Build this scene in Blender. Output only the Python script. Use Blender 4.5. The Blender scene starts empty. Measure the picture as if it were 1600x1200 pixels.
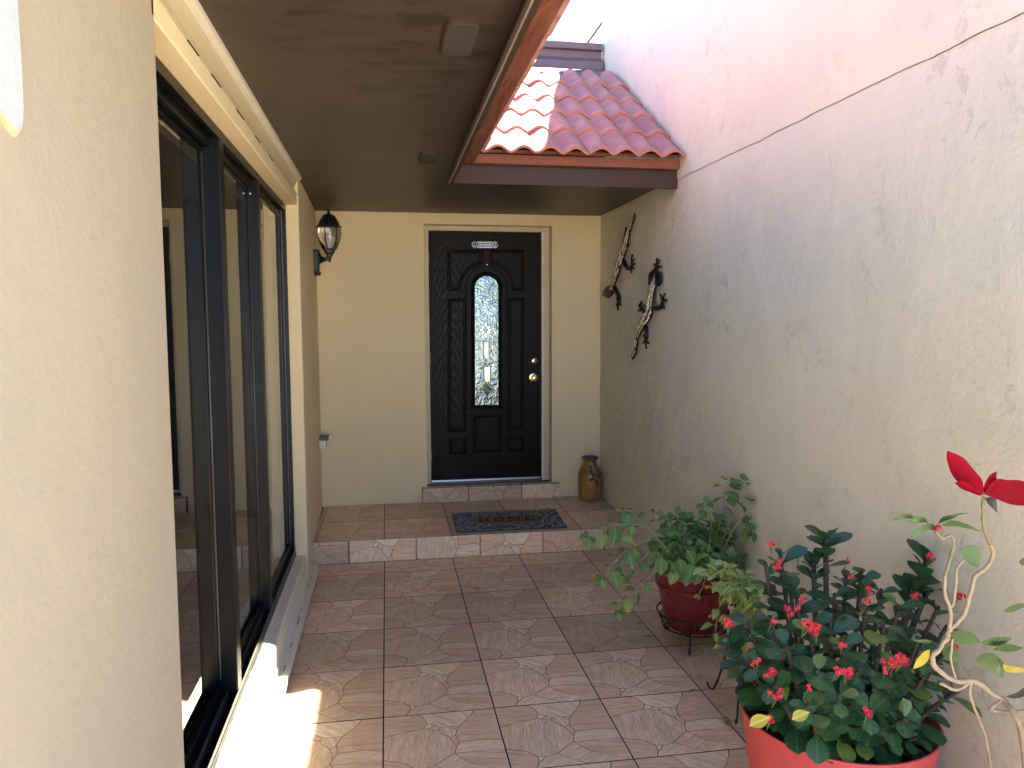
import bpy, bmesh, math, random
from mathutils import Vector, Matrix, noise
R = math.radians
random.seed(7)
scene = bpy.context.scene
C = scene.collection

# ------------------------------------------------------------------ camera
CAM = Vector((0, 0, 1.615)); YAW, PITCH, ROLL, FPX = .1625, -.0824, -.004, 1191.6
_F = Vector((math.sin(YAW)*math.cos(PITCH), math.cos(YAW)*math.cos(PITCH), math.sin(PITCH)))
_R = Vector((math.cos(YAW), -math.sin(YAW), 0)); _U = _R.cross(_F)
_R2 = _R*math.cos(ROLL) + _U*math.sin(ROLL); _U2 = -_R*math.sin(ROLL) + _U*math.cos(ROLL)
cd = bpy.data.cameras.new('camera'); cam = bpy.data.objects.new('camera', cd); C.objects.link(cam)
cd.sensor_width = 36; cd.lens = FPX/1600*36; cd.clip_start = .02; cd.clip_end = 500
cam.matrix_world = Matrix(((_R2.x, _U2.x, -_F.x, CAM.x), (_R2.y, _U2.y, -_F.y, CAM.y), (_R2.z, _U2.z, -_F.z, CAM.z), (0, 0, 0, 1)))
scene.camera = cam
# ------------------------------------------------------------------ sky and sun
SUN = Vector((.47, .37, 1)).normalized()          # direction towards the sun
w = bpy.data.worlds.new('World'); scene.world = w; w.use_nodes = True
nt = w.node_tree; bg = nt.nodes['Background']; sky = nt.nodes.new('ShaderNodeTexSky')
sky.sky_type = 'NISHITA'; sky.sun_disc = False
sky.sun_elevation = math.asin(SUN.z); sky.sun_rotation = math.atan2(SUN.x, SUN.y)
sky.air_density = 1.0; sky.dust_density = .0; sky.altitude = 4500; sky.ozone_density = 5.0
nt.links.new(sky.outputs[0], bg.inputs[0]); bg.inputs[1].default_value = .09
sl = bpy.data.lights.new('sun', 'SUN'); sun = bpy.data.objects.new('sun', sl); C.objects.link(sun)
sl.energy = 5; sl.angle = R(.6); sl.color = (1, .94, .82)
sun.rotation_euler = SUN.to_track_quat('Z', 'Y').to_euler(); sun.location = (4, 4, 8)
scene.view_settings.view_transform = 'Standard'; scene.view_settings.look = 'None'
scene.view_settings.exposure = 3.5; scene.view_settings.gamma = 1
scene.render.engine = 'CYCLES'
scene.cycles.max_bounces = 14; scene.cycles.diffuse_bounces = 8; scene.cycles.transparent_max_bounces = 8

# ------------------------------------------------------------------ helpers
def ray(u, v): return _F + _R2*((u-800)/FPX) + _U2*((600-v)/FPX)
def on(ax, c, u, v):                              # photo pixel -> point on a known plane
    r = ray(u, v); i = 'XYZ'.index(ax); return CAM + r*((c-CAM[i])/r[i])

def link(o, parent=None):
    C.objects.link(o)
    if parent: o.parent = parent
    return o
def thing(name, label, cat, loc=(0, 0, 0), group=None):
    o = bpy.data.objects.new(name, None); C.objects.link(o); o.location = loc; o.empty_display_size = .05
    o['label'] = label; o['category'] = cat
    if group: o['group'] = group
    return o
def tag(o, label, cat, group=None):
    o['label'] = label; o['category'] = cat
    if group: o['group'] = group
    return o
def mk(name, verts, faces, mat, parent=None, smooth=False, label=None):
    off = Vector(parent_loc(parent)) if parent else Vector((0, 0, 0))
    me = bpy.data.meshes.new(name); me.from_pydata([Vector(v)-off for v in verts], [], faces); me.update()
    if mat: me.materials.append(mat)
    if smooth: me.polygons.foreach_set('use_smooth', [True]*len(me.polygons))
    o = bpy.data.objects.new(name, me); link(o, parent)
    if label: o['label'] = label
    return o
def parent_loc(p):
    l = Vector((0, 0, 0))
    while p: l += p.location; p = p.parent
    return l
def bmk(name, bm, mat, parent=None, smooth=False):
    me = bpy.data.meshes.new(name); off = parent_loc(parent)
    bmesh.ops.translate(bm, verts=bm.verts, vec=-off)
    bmesh.ops.recalc_face_normals(bm, faces=bm.faces)
    bm.to_mesh(me); bm.free()
    if mat: me.materials.append(mat)
    if smooth:
        me.polygons.foreach_set('use_smooth', [True]*len(me.polygons))
    return link(bpy.data.objects.new(name, me), parent)
def addbox(bm, x0, x1, y0, y1, z0, z1, bev=0):
    vs = [bm.verts.new((x, y, z)) for x in (x0, x1) for y in (y0, y1) for z in (z0, z1)]
    fs = [(0, 1, 3, 2), (4, 6, 7, 5), (0, 4, 5, 1), (2, 3, 7, 6), (0, 2, 6, 4), (1, 5, 7, 3)]
    f = [bm.faces.new([vs[i] for i in q]) for q in fs]
    if bev:
        es = set(e for g in f for e in g.edges)
        bmesh.ops.bevel(bm, geom=list(es), offset=bev, segments=2, affect='EDGES', profile=.5)
def box(name, x0, x1, y0, y1, z0, z1, mat, parent=None, bev=0):
    bm = bmesh.new(); addbox(bm, x0, x1, y0, y1, z0, z1, bev); return bmk(name, bm, mat, parent)
def addtube(V, Fc, pts, rad, seg=6, cap=True):
    pts = [Vector(p) for p in pts]; n = len(pts)
    if not hasattr(rad, '__len__'): rad = [rad]*n
    t0 = (pts[1]-pts[0]).normalized()
    nx = t0.orthogonal().normalized(); base = len(V)
    for i, p in enumerate(pts):
        t = (pts[min(i+1, n-1)]-pts[max(i-1, 0)])
        t = t.normalized() if t.length > 1e-9 else t0
        nx = (nx - t*nx.dot(t)); nx = nx.normalized() if nx.length > 1e-6 else t.orthogonal().normalized()
        b = t.cross(nx)
        for k in range(seg):
            a = 2*math.pi*k/seg; V.append(p + (nx*math.cos(a)+b*math.sin(a))*rad[i])
    for i in range(n-1):
        for k in range(seg):
            a = base+i*seg+k; b2 = base+i*seg+(k+1) % seg
            Fc.append((a, b2, b2+seg, a+seg))
    if cap:
        Fc.append(tuple(base+k for k in reversed(range(seg)))); Fc.append(tuple(base+(n-1)*seg+k for k in range(seg)))
def tube(name, pts, rad, mat, parent=None, seg=6):
    V, Fc = [], []; addtube(V, Fc, pts, rad, seg); return mk(name, V, Fc, mat, parent, True)
def smooth_path(pts, sub=5):
    pts = [Vector(p) for p in pts]; out = []
    for i in range(len(pts)-1):
        p0, p1, p2, p3 = pts[max(i-1, 0)], pts[i], pts[i+1], pts[min(i+2, len(pts)-1)]
        for s in range(sub):
            t = s/sub
            out.append(.5*((2*p1)+(p2-p0)*t+(2*p0-5*p1+4*p2-p3)*t*t+(3*p1-p0-3*p2+p3)*t**3))
    return out+[pts[-1]]
def lathe(name, prof, mat, parent=None, seg=32, org=(0, 0, 0), axis='Z', smooth=True, wob=0):
    V, Fc = [], []; org = Vector(org); n = len(prof)
    for r, h in prof:
        for k in range(seg):
            a = 2*math.pi*k/seg; rr = r*(1+wob*noise.noise(Vector((math.cos(a)*1.5, math.sin(a)*1.5, h*6))))
            c, s = rr*math.cos(a), rr*math.sin(a)
            V.append(org+Vector((c, s, h) if axis == 'Z' else (c, -h, s) if axis == '-Y' else (h, c, s)))
    for i in range(n-1):
        for k in range(seg):
            a = i*seg+k; b = i*seg+(k+1) % seg; Fc.append((a, b, b+seg, a+seg))
    if prof[0][0] > 1e-4: Fc.append(tuple(reversed(range(seg))))
    if prof[-1][0] > 1e-4: Fc.append(tuple((n-1)*seg+k for k in range(seg)))
    o = mk(name, V, Fc, mat, parent, smooth)
    if smooth:
        try: o.data.set_sharp_from_angle(angle=R(40))
        except Exception: pass
    return o
def prism(name, poly, f, mat, parent=None, smooth=False):
    """poly: list of 2-D points; f(p, side) -> 3-D point for the two sides"""
    n = len(poly); V = [f(p, 0) for p in poly]+[f(p, 1) for p in poly]
    Fc = [tuple(range(n)), tuple(reversed(range(n, 2*n)))]+[(i, (i+1) % n, n+(i+1) % n, n+i) for i in range(n)]
    o = mk(name, V, Fc, mat, parent, smooth)
    bm = bmesh.new(); bm.from_mesh(o.data); bmesh.ops.recalc_face_normals(bm, faces=bm.faces); bm.to_mesh(o.data); bm.free()
    return o
def offset_poly(P, d):
    n = len(P); out = []
    A = sum(P[i][0]*P[(i+1) % n][1]-P[(i+1) % n][0]*P[i][1] for i in range(n)); s = 1 if A > 0 else -1
    for i in range(n):
        a, b, c = Vector(P[i-1]), Vector(P[i]), Vector(P[(i+1) % n])
        e1 = (b-a).normalized(); e2 = (c-b).normalized()
        n1 = Vector((-e1.y, e1.x))*s; n2 = Vector((-e2.y, e2.x))*s
        m = n1+n2; q = m.dot(m)
        m = m*(2/q) if q > .3 else n1
        out.append(b+m*d)
    return out

# ------------------------------------------------------------------ materials
class N:
    def __init__(s, name):
        s.m = bpy.data.materials.new(name); s.m.use_nodes = True; s.t = s.m.node_tree
        s.b = s.t.nodes['Principled BSDF']; s.out = s.t.nodes['Material Output']
    def n(s, typ, **kw):
        x = s.t.nodes.new('ShaderNode'+typ)
        for k, v in kw.items():
            if isinstance(k, str) and k.startswith('i_'):
                x.inputs[k[2:].replace('_', ' ')].default_value = v
            else: setattr(x, k, v)
        return x
    def l(s, a, b): s.t.links.new(a, b)
    def pos(s): return s.n('NewGeometry').outputs['Position']
    def obj(s): return s.n('TexCoord').outputs['Object']
    def rnd(s): return s.n('ObjectInfo').outputs['Random']
    def mapping(s, v, scale=(1, 1, 1), rot=(0, 0, 0), loc=(0, 0, 0)):
        m = s.n('Mapping'); m.inputs['Scale'].default_value = scale; m.inputs['Rotation'].default_value = rot; m.inputs['Location'].default_value = loc
        s.l(v, m.inputs['Vector']); return m.outputs[0]
    def noise(s, v, scale, detail=4, rough=.55, dist=0, out='Fac'):
        x = s.n('TexNoise'); x.inputs['Scale'].default_value = scale; x.inputs['Detail'].default_value = detail
        x.inputs['Roughness'].default_value = rough; x.inputs['Distortion'].default_value = dist
        s.l(v, x.inputs['Vector']); return x.outputs[out]
    def ramp(s, v, stops):
        r = s.n('ValToRGB'); e = r.color_ramp.elements
        while len(e) < len(stops): e.new(.5)
        for i, (p, c) in enumerate(stops):
            e[i].position = p; e[i].color = (*c, 1) if hasattr(c, '__len__') else (c, c, c, 1)
        s.l(v, r.inputs[0]); return r.outputs[0]
    def mix(s, f, a, b, mode='MIX'):
        x = s.n('Mix', data_type='RGBA', blend_type=mode)
        for v, i in ((f, 0), (a, 6), (b, 7)):
            if hasattr(v, 'is_linked'): s.l(v, x.inputs[i])
            elif i == 0: x.inputs[0].default_value = v
            else: x.inputs[i].default_value = (*v, 1)
        return x.outputs[2]
    def math(s, op, a, b=0., c=None):
        x = s.n('Math', operation=op)
        for i, v in enumerate((a, b, c)):
            if v is None: continue
            if hasattr(v, 'is_linked'): s.l(v, x.inputs[i])
            else: x.inputs[i].default_value = v
        return x.outputs[0]
    def bump(s, h, strength=.3, dist=.01, prev=None):
        x = s.n('Bump'); x.inputs['Strength'].default_value = strength; x.inputs['Distance'].default_value = dist
        s.l(h, x.inputs['Height'])
        if prev is not None: s.l(prev, x.inputs['Normal'])
        return x.outputs[0]
    def col(s, v):
        if hasattr(v, 'is_linked'): s.l(v, s.b.inputs['Base Color'])
        else: s.b.inputs['Base Color'].default_value = (*v, 1)
    def rough(s, v):
        if hasattr(v, 'is_linked'): s.l(v, s.b.inputs['Roughness'])
        else: s.b.inputs['Roughness'].default_value = v
    def nor(s, v): s.l(v, s.b.inputs['Normal'])

def stucco(name, base, alt, amp=.5, worn=None):
    m = N(name); p = m.pos()
    big = m.noise(p, 1.3, 5, .6); col = m.mix(m.ramp(big, [(.35, 0), (.65, 1)]), base, alt)
    streak = m.noise(m.mapping(p, (9, 9, .7)), 1.0, 4, .6)
    col = m.mix(m.math('MULTIPLY', m.ramp(streak, [(.5, 0), (.75, 1)]), .12), col, tuple(c*.76 for c in base))
    sp = m.noise(p, 38, 3, .6)
    col = m.mix(m.math('MULTIPLY', m.ramp(sp, [(.70, 0), (.76, 1)]), .5), col, tuple(min(1, c*1.25) for c in base))
    pits = None
    if worn:
        wv = m.mapping(p, (1, 1, 1.0))
        zone = m.ramp(m.noise(wv, 1.7, 3, .6), [(.47, 0), (.62, 1)])
        fl = m.ramp(m.noise(p, 13, 6, .72, .6), [(.55, 0), (.60, 1)])
        msk = m.math('MULTIPLY', zone, fl)
        col = m.mix(m.math('MULTIPLY', msk, .38), col, worn[0])
        z2 = m.ramp(m.noise(m.mapping(p, (1, 1, 1), loc=(5, 3, 2)), 1.5, 3, .6), [(.50, 0), (.66, 1)])
        f2 = m.ramp(m.noise(p, 17, 6, .75, .5), [(.60, 0), (.66, 1)])
        m2 = m.math('MULTIPLY', z2, f2)
        col = m.mix(m.math('MULTIPLY', m2, .45), col, worn[1]); pits = m.math('MAXIMUM', msk, m2)
    m.col(col); m.rough(.85)
    m.b.inputs['Specular IOR Level'].default_value = .25
    h1 = m.noise(p, 6, 4, .6, .3); h2 = m.noise(p, 70, 4, .7)
    h = m.math('ADD', m.math('MULTIPLY', h1, 2.1), m.math('MULTIPLY', h2, .55))
    if pits is not None: h = m.math('ADD', h, m.math('MULTIPLY', pits, -.25))
    b = m.bump(h, .5*amp, .012)
    m.nor(b); return m.m

def simple(name, col, rough=.5, metal=0, var=0, bump=0, scale=30, coat=0):
    m = N(name); p = m.obj()
    if var:
        n = m.noise(p, scale, 5, .65); m.col(m.mix(n, tuple(c*(1-var) for c in col), tuple(min(1, c*(1+var)) for c in col)))
        m.rough(m.math('ADD', m.math('MULTIPLY', n, .25), rough-.12))
    else: m.col(col); m.rough(rough)
    m.b.inputs['Metallic'].default_value = metal
    if coat: m.b.inputs['Coat Weight'].default_value = coat
    if bump: m.nor(m.bump(m.noise(p, scale*1.5, 5, .6), bump, .004))
    return m.m

def leafmat(name, c1, c2, c3=None, rough=.42, trans=.25, vein=True, rib_s=.45):
    m = N(name); r = m.rnd(); col = m.mix(r, c1, c2)
    if c3: col = m.mix(m.ramp(r, [(.86, 0), (.95, 1)]), col, c3)
    o = m.obj(); n = m.noise(o, 45, 4, .6); col = m.mix(m.math('MULTIPLY', n, .5), col, tuple(x*.55 for x in c1))
    sep = m.n('SeparateXYZ'); m.l(o, sep.inputs[0])
    ax = m.math('ABSOLUTE', sep.outputs[0])
    rib = m.ramp(ax, [(0, 1), (.0016, 0)])
    if vein: col = m.mix(m.math('MULTIPLY', rib, rib_s), col, tuple(min(1, x*1.9+.05) for x in c2))
    m.col(col); m.rough(rough)
    v = m.math('ADD', m.math('MULTIPLY', sep.outputs[1], 260), m.math('MULTIPLY', ax, -260))
    b = m.bump(m.math('SINE', v), .12 if vein else .0, .002); b = m.bump(n, .25, .003, b); m.nor(b)
    tr = m.n('BsdfTranslucent'); m.l(m.mix(.5, col, c2), tr.inputs[0]); mx = m.n('MixShader'); mx.inputs[0].default_value = trans
    m.l(m.b.outputs[0], mx.inputs[1]); m.l(tr.outputs[0], mx.inputs[2]); m.l(mx.outputs[0], m.out.inputs[0])
    return m.m

M = {}
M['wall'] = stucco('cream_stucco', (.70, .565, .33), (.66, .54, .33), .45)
M['wallnear_shaded'] = stucco('shaded_near_stucco', (.345, .29, .195), (.32, .275, .19), .4)  # shade put into the stucco colour, offsetting strong light on the near pier
M['gwall'] = stucco('garden_wall_stucco', (.68, .64, .49), (.62, .59, .475), .7, ((.40, .36, .29), (.72, .70, .65)))
M['trimcream'] = simple('cream_trim_paint', (.50, .41, .25), .55, 0, .08, .15, 14)
M['trackpaint'] = simple('aged_white_track', (.60, .555, .44), .6, 0, .16, .3, 18)
M['whitepatch'] = simple('white_plaster', (.40, .42, .41), .9, 0, .10, .6, 30)
M['black'] = simple('black_aluminium', (.0028, .0031, .0037), .34, .0, .25, .1, 20)
M['black'].node_tree.nodes['Principled BSDF'].inputs['Specular IOR Level'].default_value = .22
M['rubber'] = simple('black_gasket', (.006, .006, .006), .6)
M['greyrail'] = simple('worn_grey_rail', (.10, .10, .10), .5, .6, .3, .1, 25)
M['brownpaint'] = simple('brown_fascia_paint', (.050, .029, .021), .5, 0, .16, .2, 9)
for k_ in ('brownpaint',): M[k_].node_tree.nodes['Principled BSDF'].inputs['Specular IOR Level'].default_value = .2
M['striptan'] = simple('weathered_drip_strip', (.20, .165, .13), .7, 0, .3, .3, 20)
M['terraboard'] = simple('terracotta_board', (.20, .062, .030), .8, 0, .45, .8, 26)
def eaveclay():
    m = N('raw_clay_eave'); p = m.pos(); n = m.noise(m.mapping(p, (26, 3, 26)), 1, 5, .65, .8); b2 = m.noise(p, 60, 4, .7)
    m.col(m.mix(m.ramp(n, [(.3, 0), (.7, 1)]), (.085, .022, .010), (.24, .075, .035))); m.rough(.9); m.nor(m.bump(m.math('ADD', n, m.math('MULTIPLY', b2, .4)), .8, .012)); return m.m
M['eaveclay'] = eaveclay()
M['iron'] = simple('wrought_iron', (.010, .010, .011), .5, .3, .3, .2, 40)
M['lampblack'] = simple('lantern_black', (.008, .008, .009), .35, 0, .2, .15, 60)
M['steel'] = simple('brushed_steel', (.55, .55, .55), .35, 1, .1, 0, 60)
M['brass'] = simple('polished_brass', (.80, .60, .28), .16, 1)
M['hinge'] = simple('aged_brass_hinge', (.35, .27, .15), .4, 1, .2, 0, 60)
M['bulb'] = simple('frosted_bulb', (.85, .85, .82), .35)
M['soil'] = simple('dark_soil', (.022, .015, .010), .95, 0, .5, .8, 60)
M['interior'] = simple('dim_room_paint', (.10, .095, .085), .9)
M['extground'] = simple('concrete_ground', (.56, .51, .43), .9, 0, .12, .2, 3)
M['bwhite'] = simple('white_painted_stucco', (.80, .80, .78), .8, 0, .05, .1, 4)
M['blueplaq'] = simple('blue_print', (.05, .17, .50), .4)
M['whiteprint'] = simple('white_print', (.75, .76, .76), .45)

# glass
def glass(name, tint, rough=0., bump=0, scale=30):
    m = N(name); m.col(tint); m.b.inputs['Transmission Weight'].default_value = 1; m.rough(rough); m.b.inputs['IOR'].default_value = 1.52
    if bump: m.nor(m.bump(m.noise(m.obj(), scale, 3, .6, .4), bump, .004))
    return m.m
M['winglass'] = glass('window_glass', (.75, .78, .76)); M['winglass'].node_tree.nodes['Principled BSDF'].inputs['IOR'].default_value = 1.36
M['lampglass'] = glass('lantern_glass', (.97, .97, .95))
def doorglass():
    m = N('textured_door_glass'); o = m.obj()
    m.col(m.mix(m.noise(o, 22, 3, .6, 1), (.09, .115, .108), (.22, .255, .245))); m.rough(.08); m.b.inputs['Metallic'].default_value = .75
    b = m.bump(m.noise(o, 16, 3, .6, 1.2), .45, .01); m.nor(m.bump(m.noise(o, 90, 2, .5), .3, .002, b)); return m.m
M['doorglass'] = doorglass()
M['bevelglass'] = simple('bevelled_glass', (.36, .40, .39), .10, .9)
M['darkglass'] = simple('dark_bevel', (.02, .025, .025), .08, .3)
M['came'] = simple('zinc_came', (.45, .45, .44), .3, 1)

def soffitmat():
    m = N('stained_plywood_soffit'); p = m.pos()
    g = m.noise(m.mapping(p, (1.2, 14, 1)), 1.6, 6, .62, .5)
    col = m.mix(m.ramp(g, [(.3, 0), (.7, 1)]), (.032, .021, .0145), (.062, .042, .030))
    blot = m.noise(m.mapping(p, (9, 14, 1)), 1.0, 3, .55, .6)
    col = m.mix(m.math('MULTIPLY', m.ramp(blot, [(.54, 0), (.61, 1)]), .72), col, (.020, .012, .008))
    bl2 = m.noise(p, 1.1, 3, .5); col = m.mix(m.math('MULTIPLY', m.ramp(bl2, [(.4, 0), (.7, 1)]), .5), col, (.085, .063, .044))
    m.col(col); m.rough(m.math('ADD', m.math('MULTIPLY', g, .2), .36))
    m.nor(m.bump(m.math('ADD', g, blot), .25, .004)); return m.m
M['soffit'] = soffitmat()
def rooftile():
    m = N('terracotta_roof_tile'); o = m.obj(); r = m.rnd()
    col = m.mix(r, (.36, .165, .145), (.30, .125, .110)); n = m.noise(o, 9, 6, .65)
    col = m.mix(m.math('MULTIPLY', m.ramp(n, [(.45, 0), (.75, 1)]), .5), col, (.58, .30, .25))
    n2 = m.noise(o, 40, 4, .7); col = m.mix(m.math('MULTIPLY', m.ramp(n2, [(.60, 0), (.72, 1)]), .45), col, (.16, .07, .05)); wz = m.noise(m.pos(), 3.5, 5, .7); col = m.mix(m.math('MULTIPLY', m.ramp(wz, [(.55, 0), (.72, 1)]), .35), col, (.30, .22, .20))
    g = m.n('NewGeometry'); sep = m.n('SeparateXYZ'); m.l(o, sep.inputs[0])
    edge = m.ramp(sep.outputs[1], [(.0, 1), (.004, 0)])
    col = m.mix(m.math('MULTIPLY', edge, .8), col, (.40, .15, .095))
    m.col(col); m.rough(.8); m.nor(m.bump(n2, .3, .004)); return m.m
M['tile'] = rooftile()
def floortile():
    m = N('flagstone_print_tile'); o = m.obj(); r = m.rnd()
    a = m.n('Attribute', attribute_name='cell'); sep = m.n('SeparateColor'); m.l(a.outputs['Color'], sep.inputs[0])
    tone, ang, rn = sep.outputs[0], sep.outputs[1], sep.outputs[2]
    vr = m.n('VectorRotate', rotation_type='Z_AXIS'); m.l(o, vr.inputs['Vector']); m.l(m.math('MULTIPLY', ang, math.pi), vr.inputs['Angle'])
    mp = m.n('Mapping'); mp.inputs['Scale'].default_value = (5, 52, 1); m.l(vr.outputs[0], mp.inputs['Vector'])
    mp2 = m.n('Mapping'); mp2.inputs['Scale'].default_value = (16, 130, 1); m.l(vr.outputs[0], mp2.inputs['Vector'])
    st = m.math('ADD', m.math('MULTIPLY', m.noise(mp.outputs[0], 1.0, 4, .6, .8), .5), m.math('MULTIPLY', m.noise(mp2.outputs[0], 1.0, 3, .6, .3), .5))
    col = m.mix(m.ramp(st, [(.33, 0), (.68, 1)]), (.50, .315, .195), (.80, .60, .41))
    col = m.mix(m.ramp(tone, [(0, 0), (1, .85)]), col, m.mix(m.ramp(st, [(.36, 0), (.62, 1)]), (.62, .46, .295), (.90, .75, .54)))
    col = m.mix(m.math('MULTIPLY', rn, .45), col, m.mix(m.ramp(st, [(.34, 0), (.68, 1)]), (.52, .295, .185), (.76, .51, .345)))
    ln = m.math('LESS_THAN', tone, -.5); col = m.mix(ln, col, (.20, .105, .065))
    pv = m.n('TexNoise'); fine = m.noise(m.pos(), 150, 2, .6); col = m.mix(m.math('MULTIPLY', m.ramp(fine, [(.67, 0), (.71, 1)]), .7), col, (.07, .045, .035))
    dirt = m.noise(m.pos(), 2.6, 6, .72); col = m.mix(m.math('MULTIPLY', m.ramp(dirt, [(.48, 0), (.75, 1)]), .35), col, (.24, .17, .13))
    hue = m.n('HueSaturation'); m.l(col, hue.inputs['Color']); m.l(m.math('ADD', m.math('MULTIPLY', r, .42), .76), hue.inputs['Value'])
    m.col(hue.outputs[0]); m.rough(m.math('ADD', m.math('MULTIPLY', dirt, .35), .22))
    hue.inputs['Saturation'].default_value = 1.08
    m.nor(m.bump(st, .12, .002)); return m.m
M['ftile'] = floortile()
M['grout'] = simple('dark_grout', (.045, .030, .026), .9, 0, .3, .3, 20)
def doorwood():
    m = N('dark_oak_grain'); p = m.pos()
    w = m.n('TexWave', wave_type='RINGS', rings_direction='Y'); w.inputs['Scale'].default_value = 8; w.inputs['Distortion'].default_value = 5.5
    w.inputs['Detail'].default_value = 3; w.inputs['Detail Scale'].default_value = 1.1
    m.l(m.mapping(p, (3.4, 1, .42), loc=(-1.75, 0, .2)), w.inputs['Vector']); g = m.ramp(w.outputs['Fac'], [(.25, 0), (.7, 1)])
    f = m.noise(m.mapping(p, (90, 1, 4)), 1, 4, .6)
    col = m.mix(g, (.0045, .0030, .0021), (.0170, .0118, .0085)); col = m.mix(m.math('MULTIPLY', f, .6), col, (.005, .004, .0034)); m.b.inputs['Specular IOR Level'].default_value = .09
    m.col(col); m.rough(m.math('ADD', m.math('MULTIPLY', g, .15), .34)); m.nor(m.bump(g, .35, .0015)); return m.m
M['door'] = doorwood()
def potmat(name, col, rough, coat):
    m = N(name); o = m.obj(); n = m.noise(o, 4, 5, .6); m.col(m.mix(n, tuple(c*.92 for c in col), tuple(min(1, c*1.08) for c in col)))
    d = m.noise(o, 25, 5, .7); m.rough(m.math('ADD', m.math('MULTIPLY', d, .08), rough-.04)); m.b.inputs['Coat Weight'].default_value = coat
    m.nor(m.bump(d, .06, .004)); return m.m
M['redpot'] = potmat('glazed_dark_red', (.120, .0045, .010), .28, .5)
def tubmat():
    m = N('coral_plastic'); o = m.obj(); n = m.noise(o, 5, 6, .7); st = m.noise(m.mapping(o, (14, 14, 1.6)), 1, 5, .65)
    col = m.mix(n, (.44, .050, .052), (.52, .066, .066)); col = m.mix(m.math('MULTIPLY', m.ramp(st, [(.55, 0), (.78, 1)]), .35), col, (.40, .20, .15))
    sc = m.noise(m.mapping(o, (6, 6, 70)), 1, 4, .7); col = m.mix(m.math('MULTIPLY', m.ramp(sc, [(.66, 0), (.70, 1)]), .35), col, (.62, .22, .19))
    sp = m.noise(o, 60, 3, .6); col = m.mix(m.math('MULTIPLY', m.ramp(sp, [(.70, 0), (.74, 1)]), .6), col, (.10, .05, .04))
    m.col(col); m.rough(m.math('ADD', m.math('MULTIPLY', n, .3), .3)); m.nor(m.bump(sc, .08, .003)); return m.m
M['coral'] = tubmat()
M['lilac'] = potmat('pale_ceramic', (.45, .40, .48), .4, .2)
def vasemat():
    m = N('ochre_ceramic'); o = m.obj(); n = m.noise(m.mapping(o, (38, 38, 2.2)), 1, 4, .6)
    col = m.mix(m.ramp(n, [(.35, 0), (.7, 1)]), (.23, .115, .022), (.36, .20, .045)); col = m.mix(m.math('MULTIPLY', m.ramp(m.noise(m.mapping(o, (20, 20, 3)), 1, 3), [(.55, 0), (.65, 1)]), .6), col, (.15, .05, .02))
    m.col(col); m.rough(.35); m.nor(m.bump(n, .3, .004)); return m.m
M['vase'] = vasemat()
M['vaserim'] = simple('dark_rim_glaze', (.10, .045, .035), .4, 0, .3, .2, 40)
M['teal'] = simple('dark_teal_glaze', (.012, .035, .035), .35, 0, .5, 0, 40)
M['mat'] = simple('slate_rubber', (.055, .056, .054), .85, 0, .5, .8, 70)
M['matfield'] = simple('mat_brown_field', (.17, .10, .055), .9, 0, .3, .4, 60)
M['matletter'] = simple('mat_letter_brown', (.045, .018, .012), .9, 0, .2, .2, 60)
def pebmat():
    m = N('mat_pebble'); a = m.n('Attribute', attribute_name='cell'); n = m.noise(m.pos(), 70, 2, .5)
    m.col(m.ramp(n, [(.3, (.055, .054, .050)), (.44, (.22, .215, .195)), (.56, (.125, .125, .115)), (.68, (.46, .45, .41))])); m.rough(.7); return m.m
M['pebble'] = pebmat()
def beadmat():
    m = N('mosaic_bead'); n = m.n('TexWhiteNoise', noise_dimensions='3D'); v = m.n('VectorMath', operation='SNAP'); v.inputs[1].default_value = (.02, .02, .02)
    m.l(m.pos(), v.inputs[0]); m.l(v.outputs[0], n.inputs['Vector'])
    m.col(m.ramp(n.outputs['Value'], [(0, (.72, .64, .52)), (.25, (.45, .24, .10)), (.45, (.80, .77, .70)), (.62, (.55, .36, .14)), (.8, (.30, .32, .10)), (1, (.80, .70, .58))]))
    m.rough(.2); m.b.inputs['Coat Weight'].default_value = .6; return m.m
M['bead'] = beadmat()
M['lizback'] = simple('dark_rust_plate', (.020, .013, .010), .7, .1, .3, .2, 40)
M['vent'] = simple('grey_brown_grille', (.045, .036, .031), .7, 0, .2, .6, 120)
M['mint'] = leafmat('mint_leaf', (.115, .225, .065), (.215, .350, .105), (.34, .40, .09), .60, .30)
M['mintstem'] = simple('mint_stem', (.26, .27, .14), .6, 0, .25, 0, 30)
M['woodstake'] = simple('split_wood_stake', (.20, .105, .055), .85, 0, .5, .6, 40)
M['thornleaf'] = leafmat('thorn_leaf', (.026, .084, .030), (.055, .140, .044), (.19, .25, .04), .36, .22, True, .26)
M['thornyoung'] = leafmat('thorn_young_leaf', (.13, .20, .03), (.20, .27, .05), None, .4, .3)
M['thornstem'] = simple('thorny_stem', (.040, .030, .026), .85, 0, .4, .8, 60)
M['pedicel'] = simple('flower_stalk', (.12, .16, .05), .5)
M['coralflower'] = leafmat('coral_bract', (.52, .020, .045), (.62, .045, .065), None, .5, .3, False)
M['anther'] = simple('flower_centre', (.75, .25, .12), .5)
M['poinred'] = leafmat('red_bract', (.23, .001, .012), (.29, .0015, .016), None, .5, .35)
M['poinleaf'] = leafmat('poinsettia_leaf', (.075, .145, .045), (.13, .20, .075), (.06, .05, .06), .5, .3)
M['yellowleaf'] = leafmat('yellowed_leaf', (.55, .45, .04), (.62, .52, .09), None, .5, .35)
M['bark'] = simple('pale_woody_bark', (.30, .23, .145), .8, 0, .28, .8, 50)
M['greenbark'] = simple('green_bark', (.20, .17, .085), .75, 0, .3, .8, 60)
M['varieg'] = leafmat('variegated_leaf', (.24, .38, .09), (.42, .52, .18), (.62, .66, .40), .45, .35)
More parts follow.
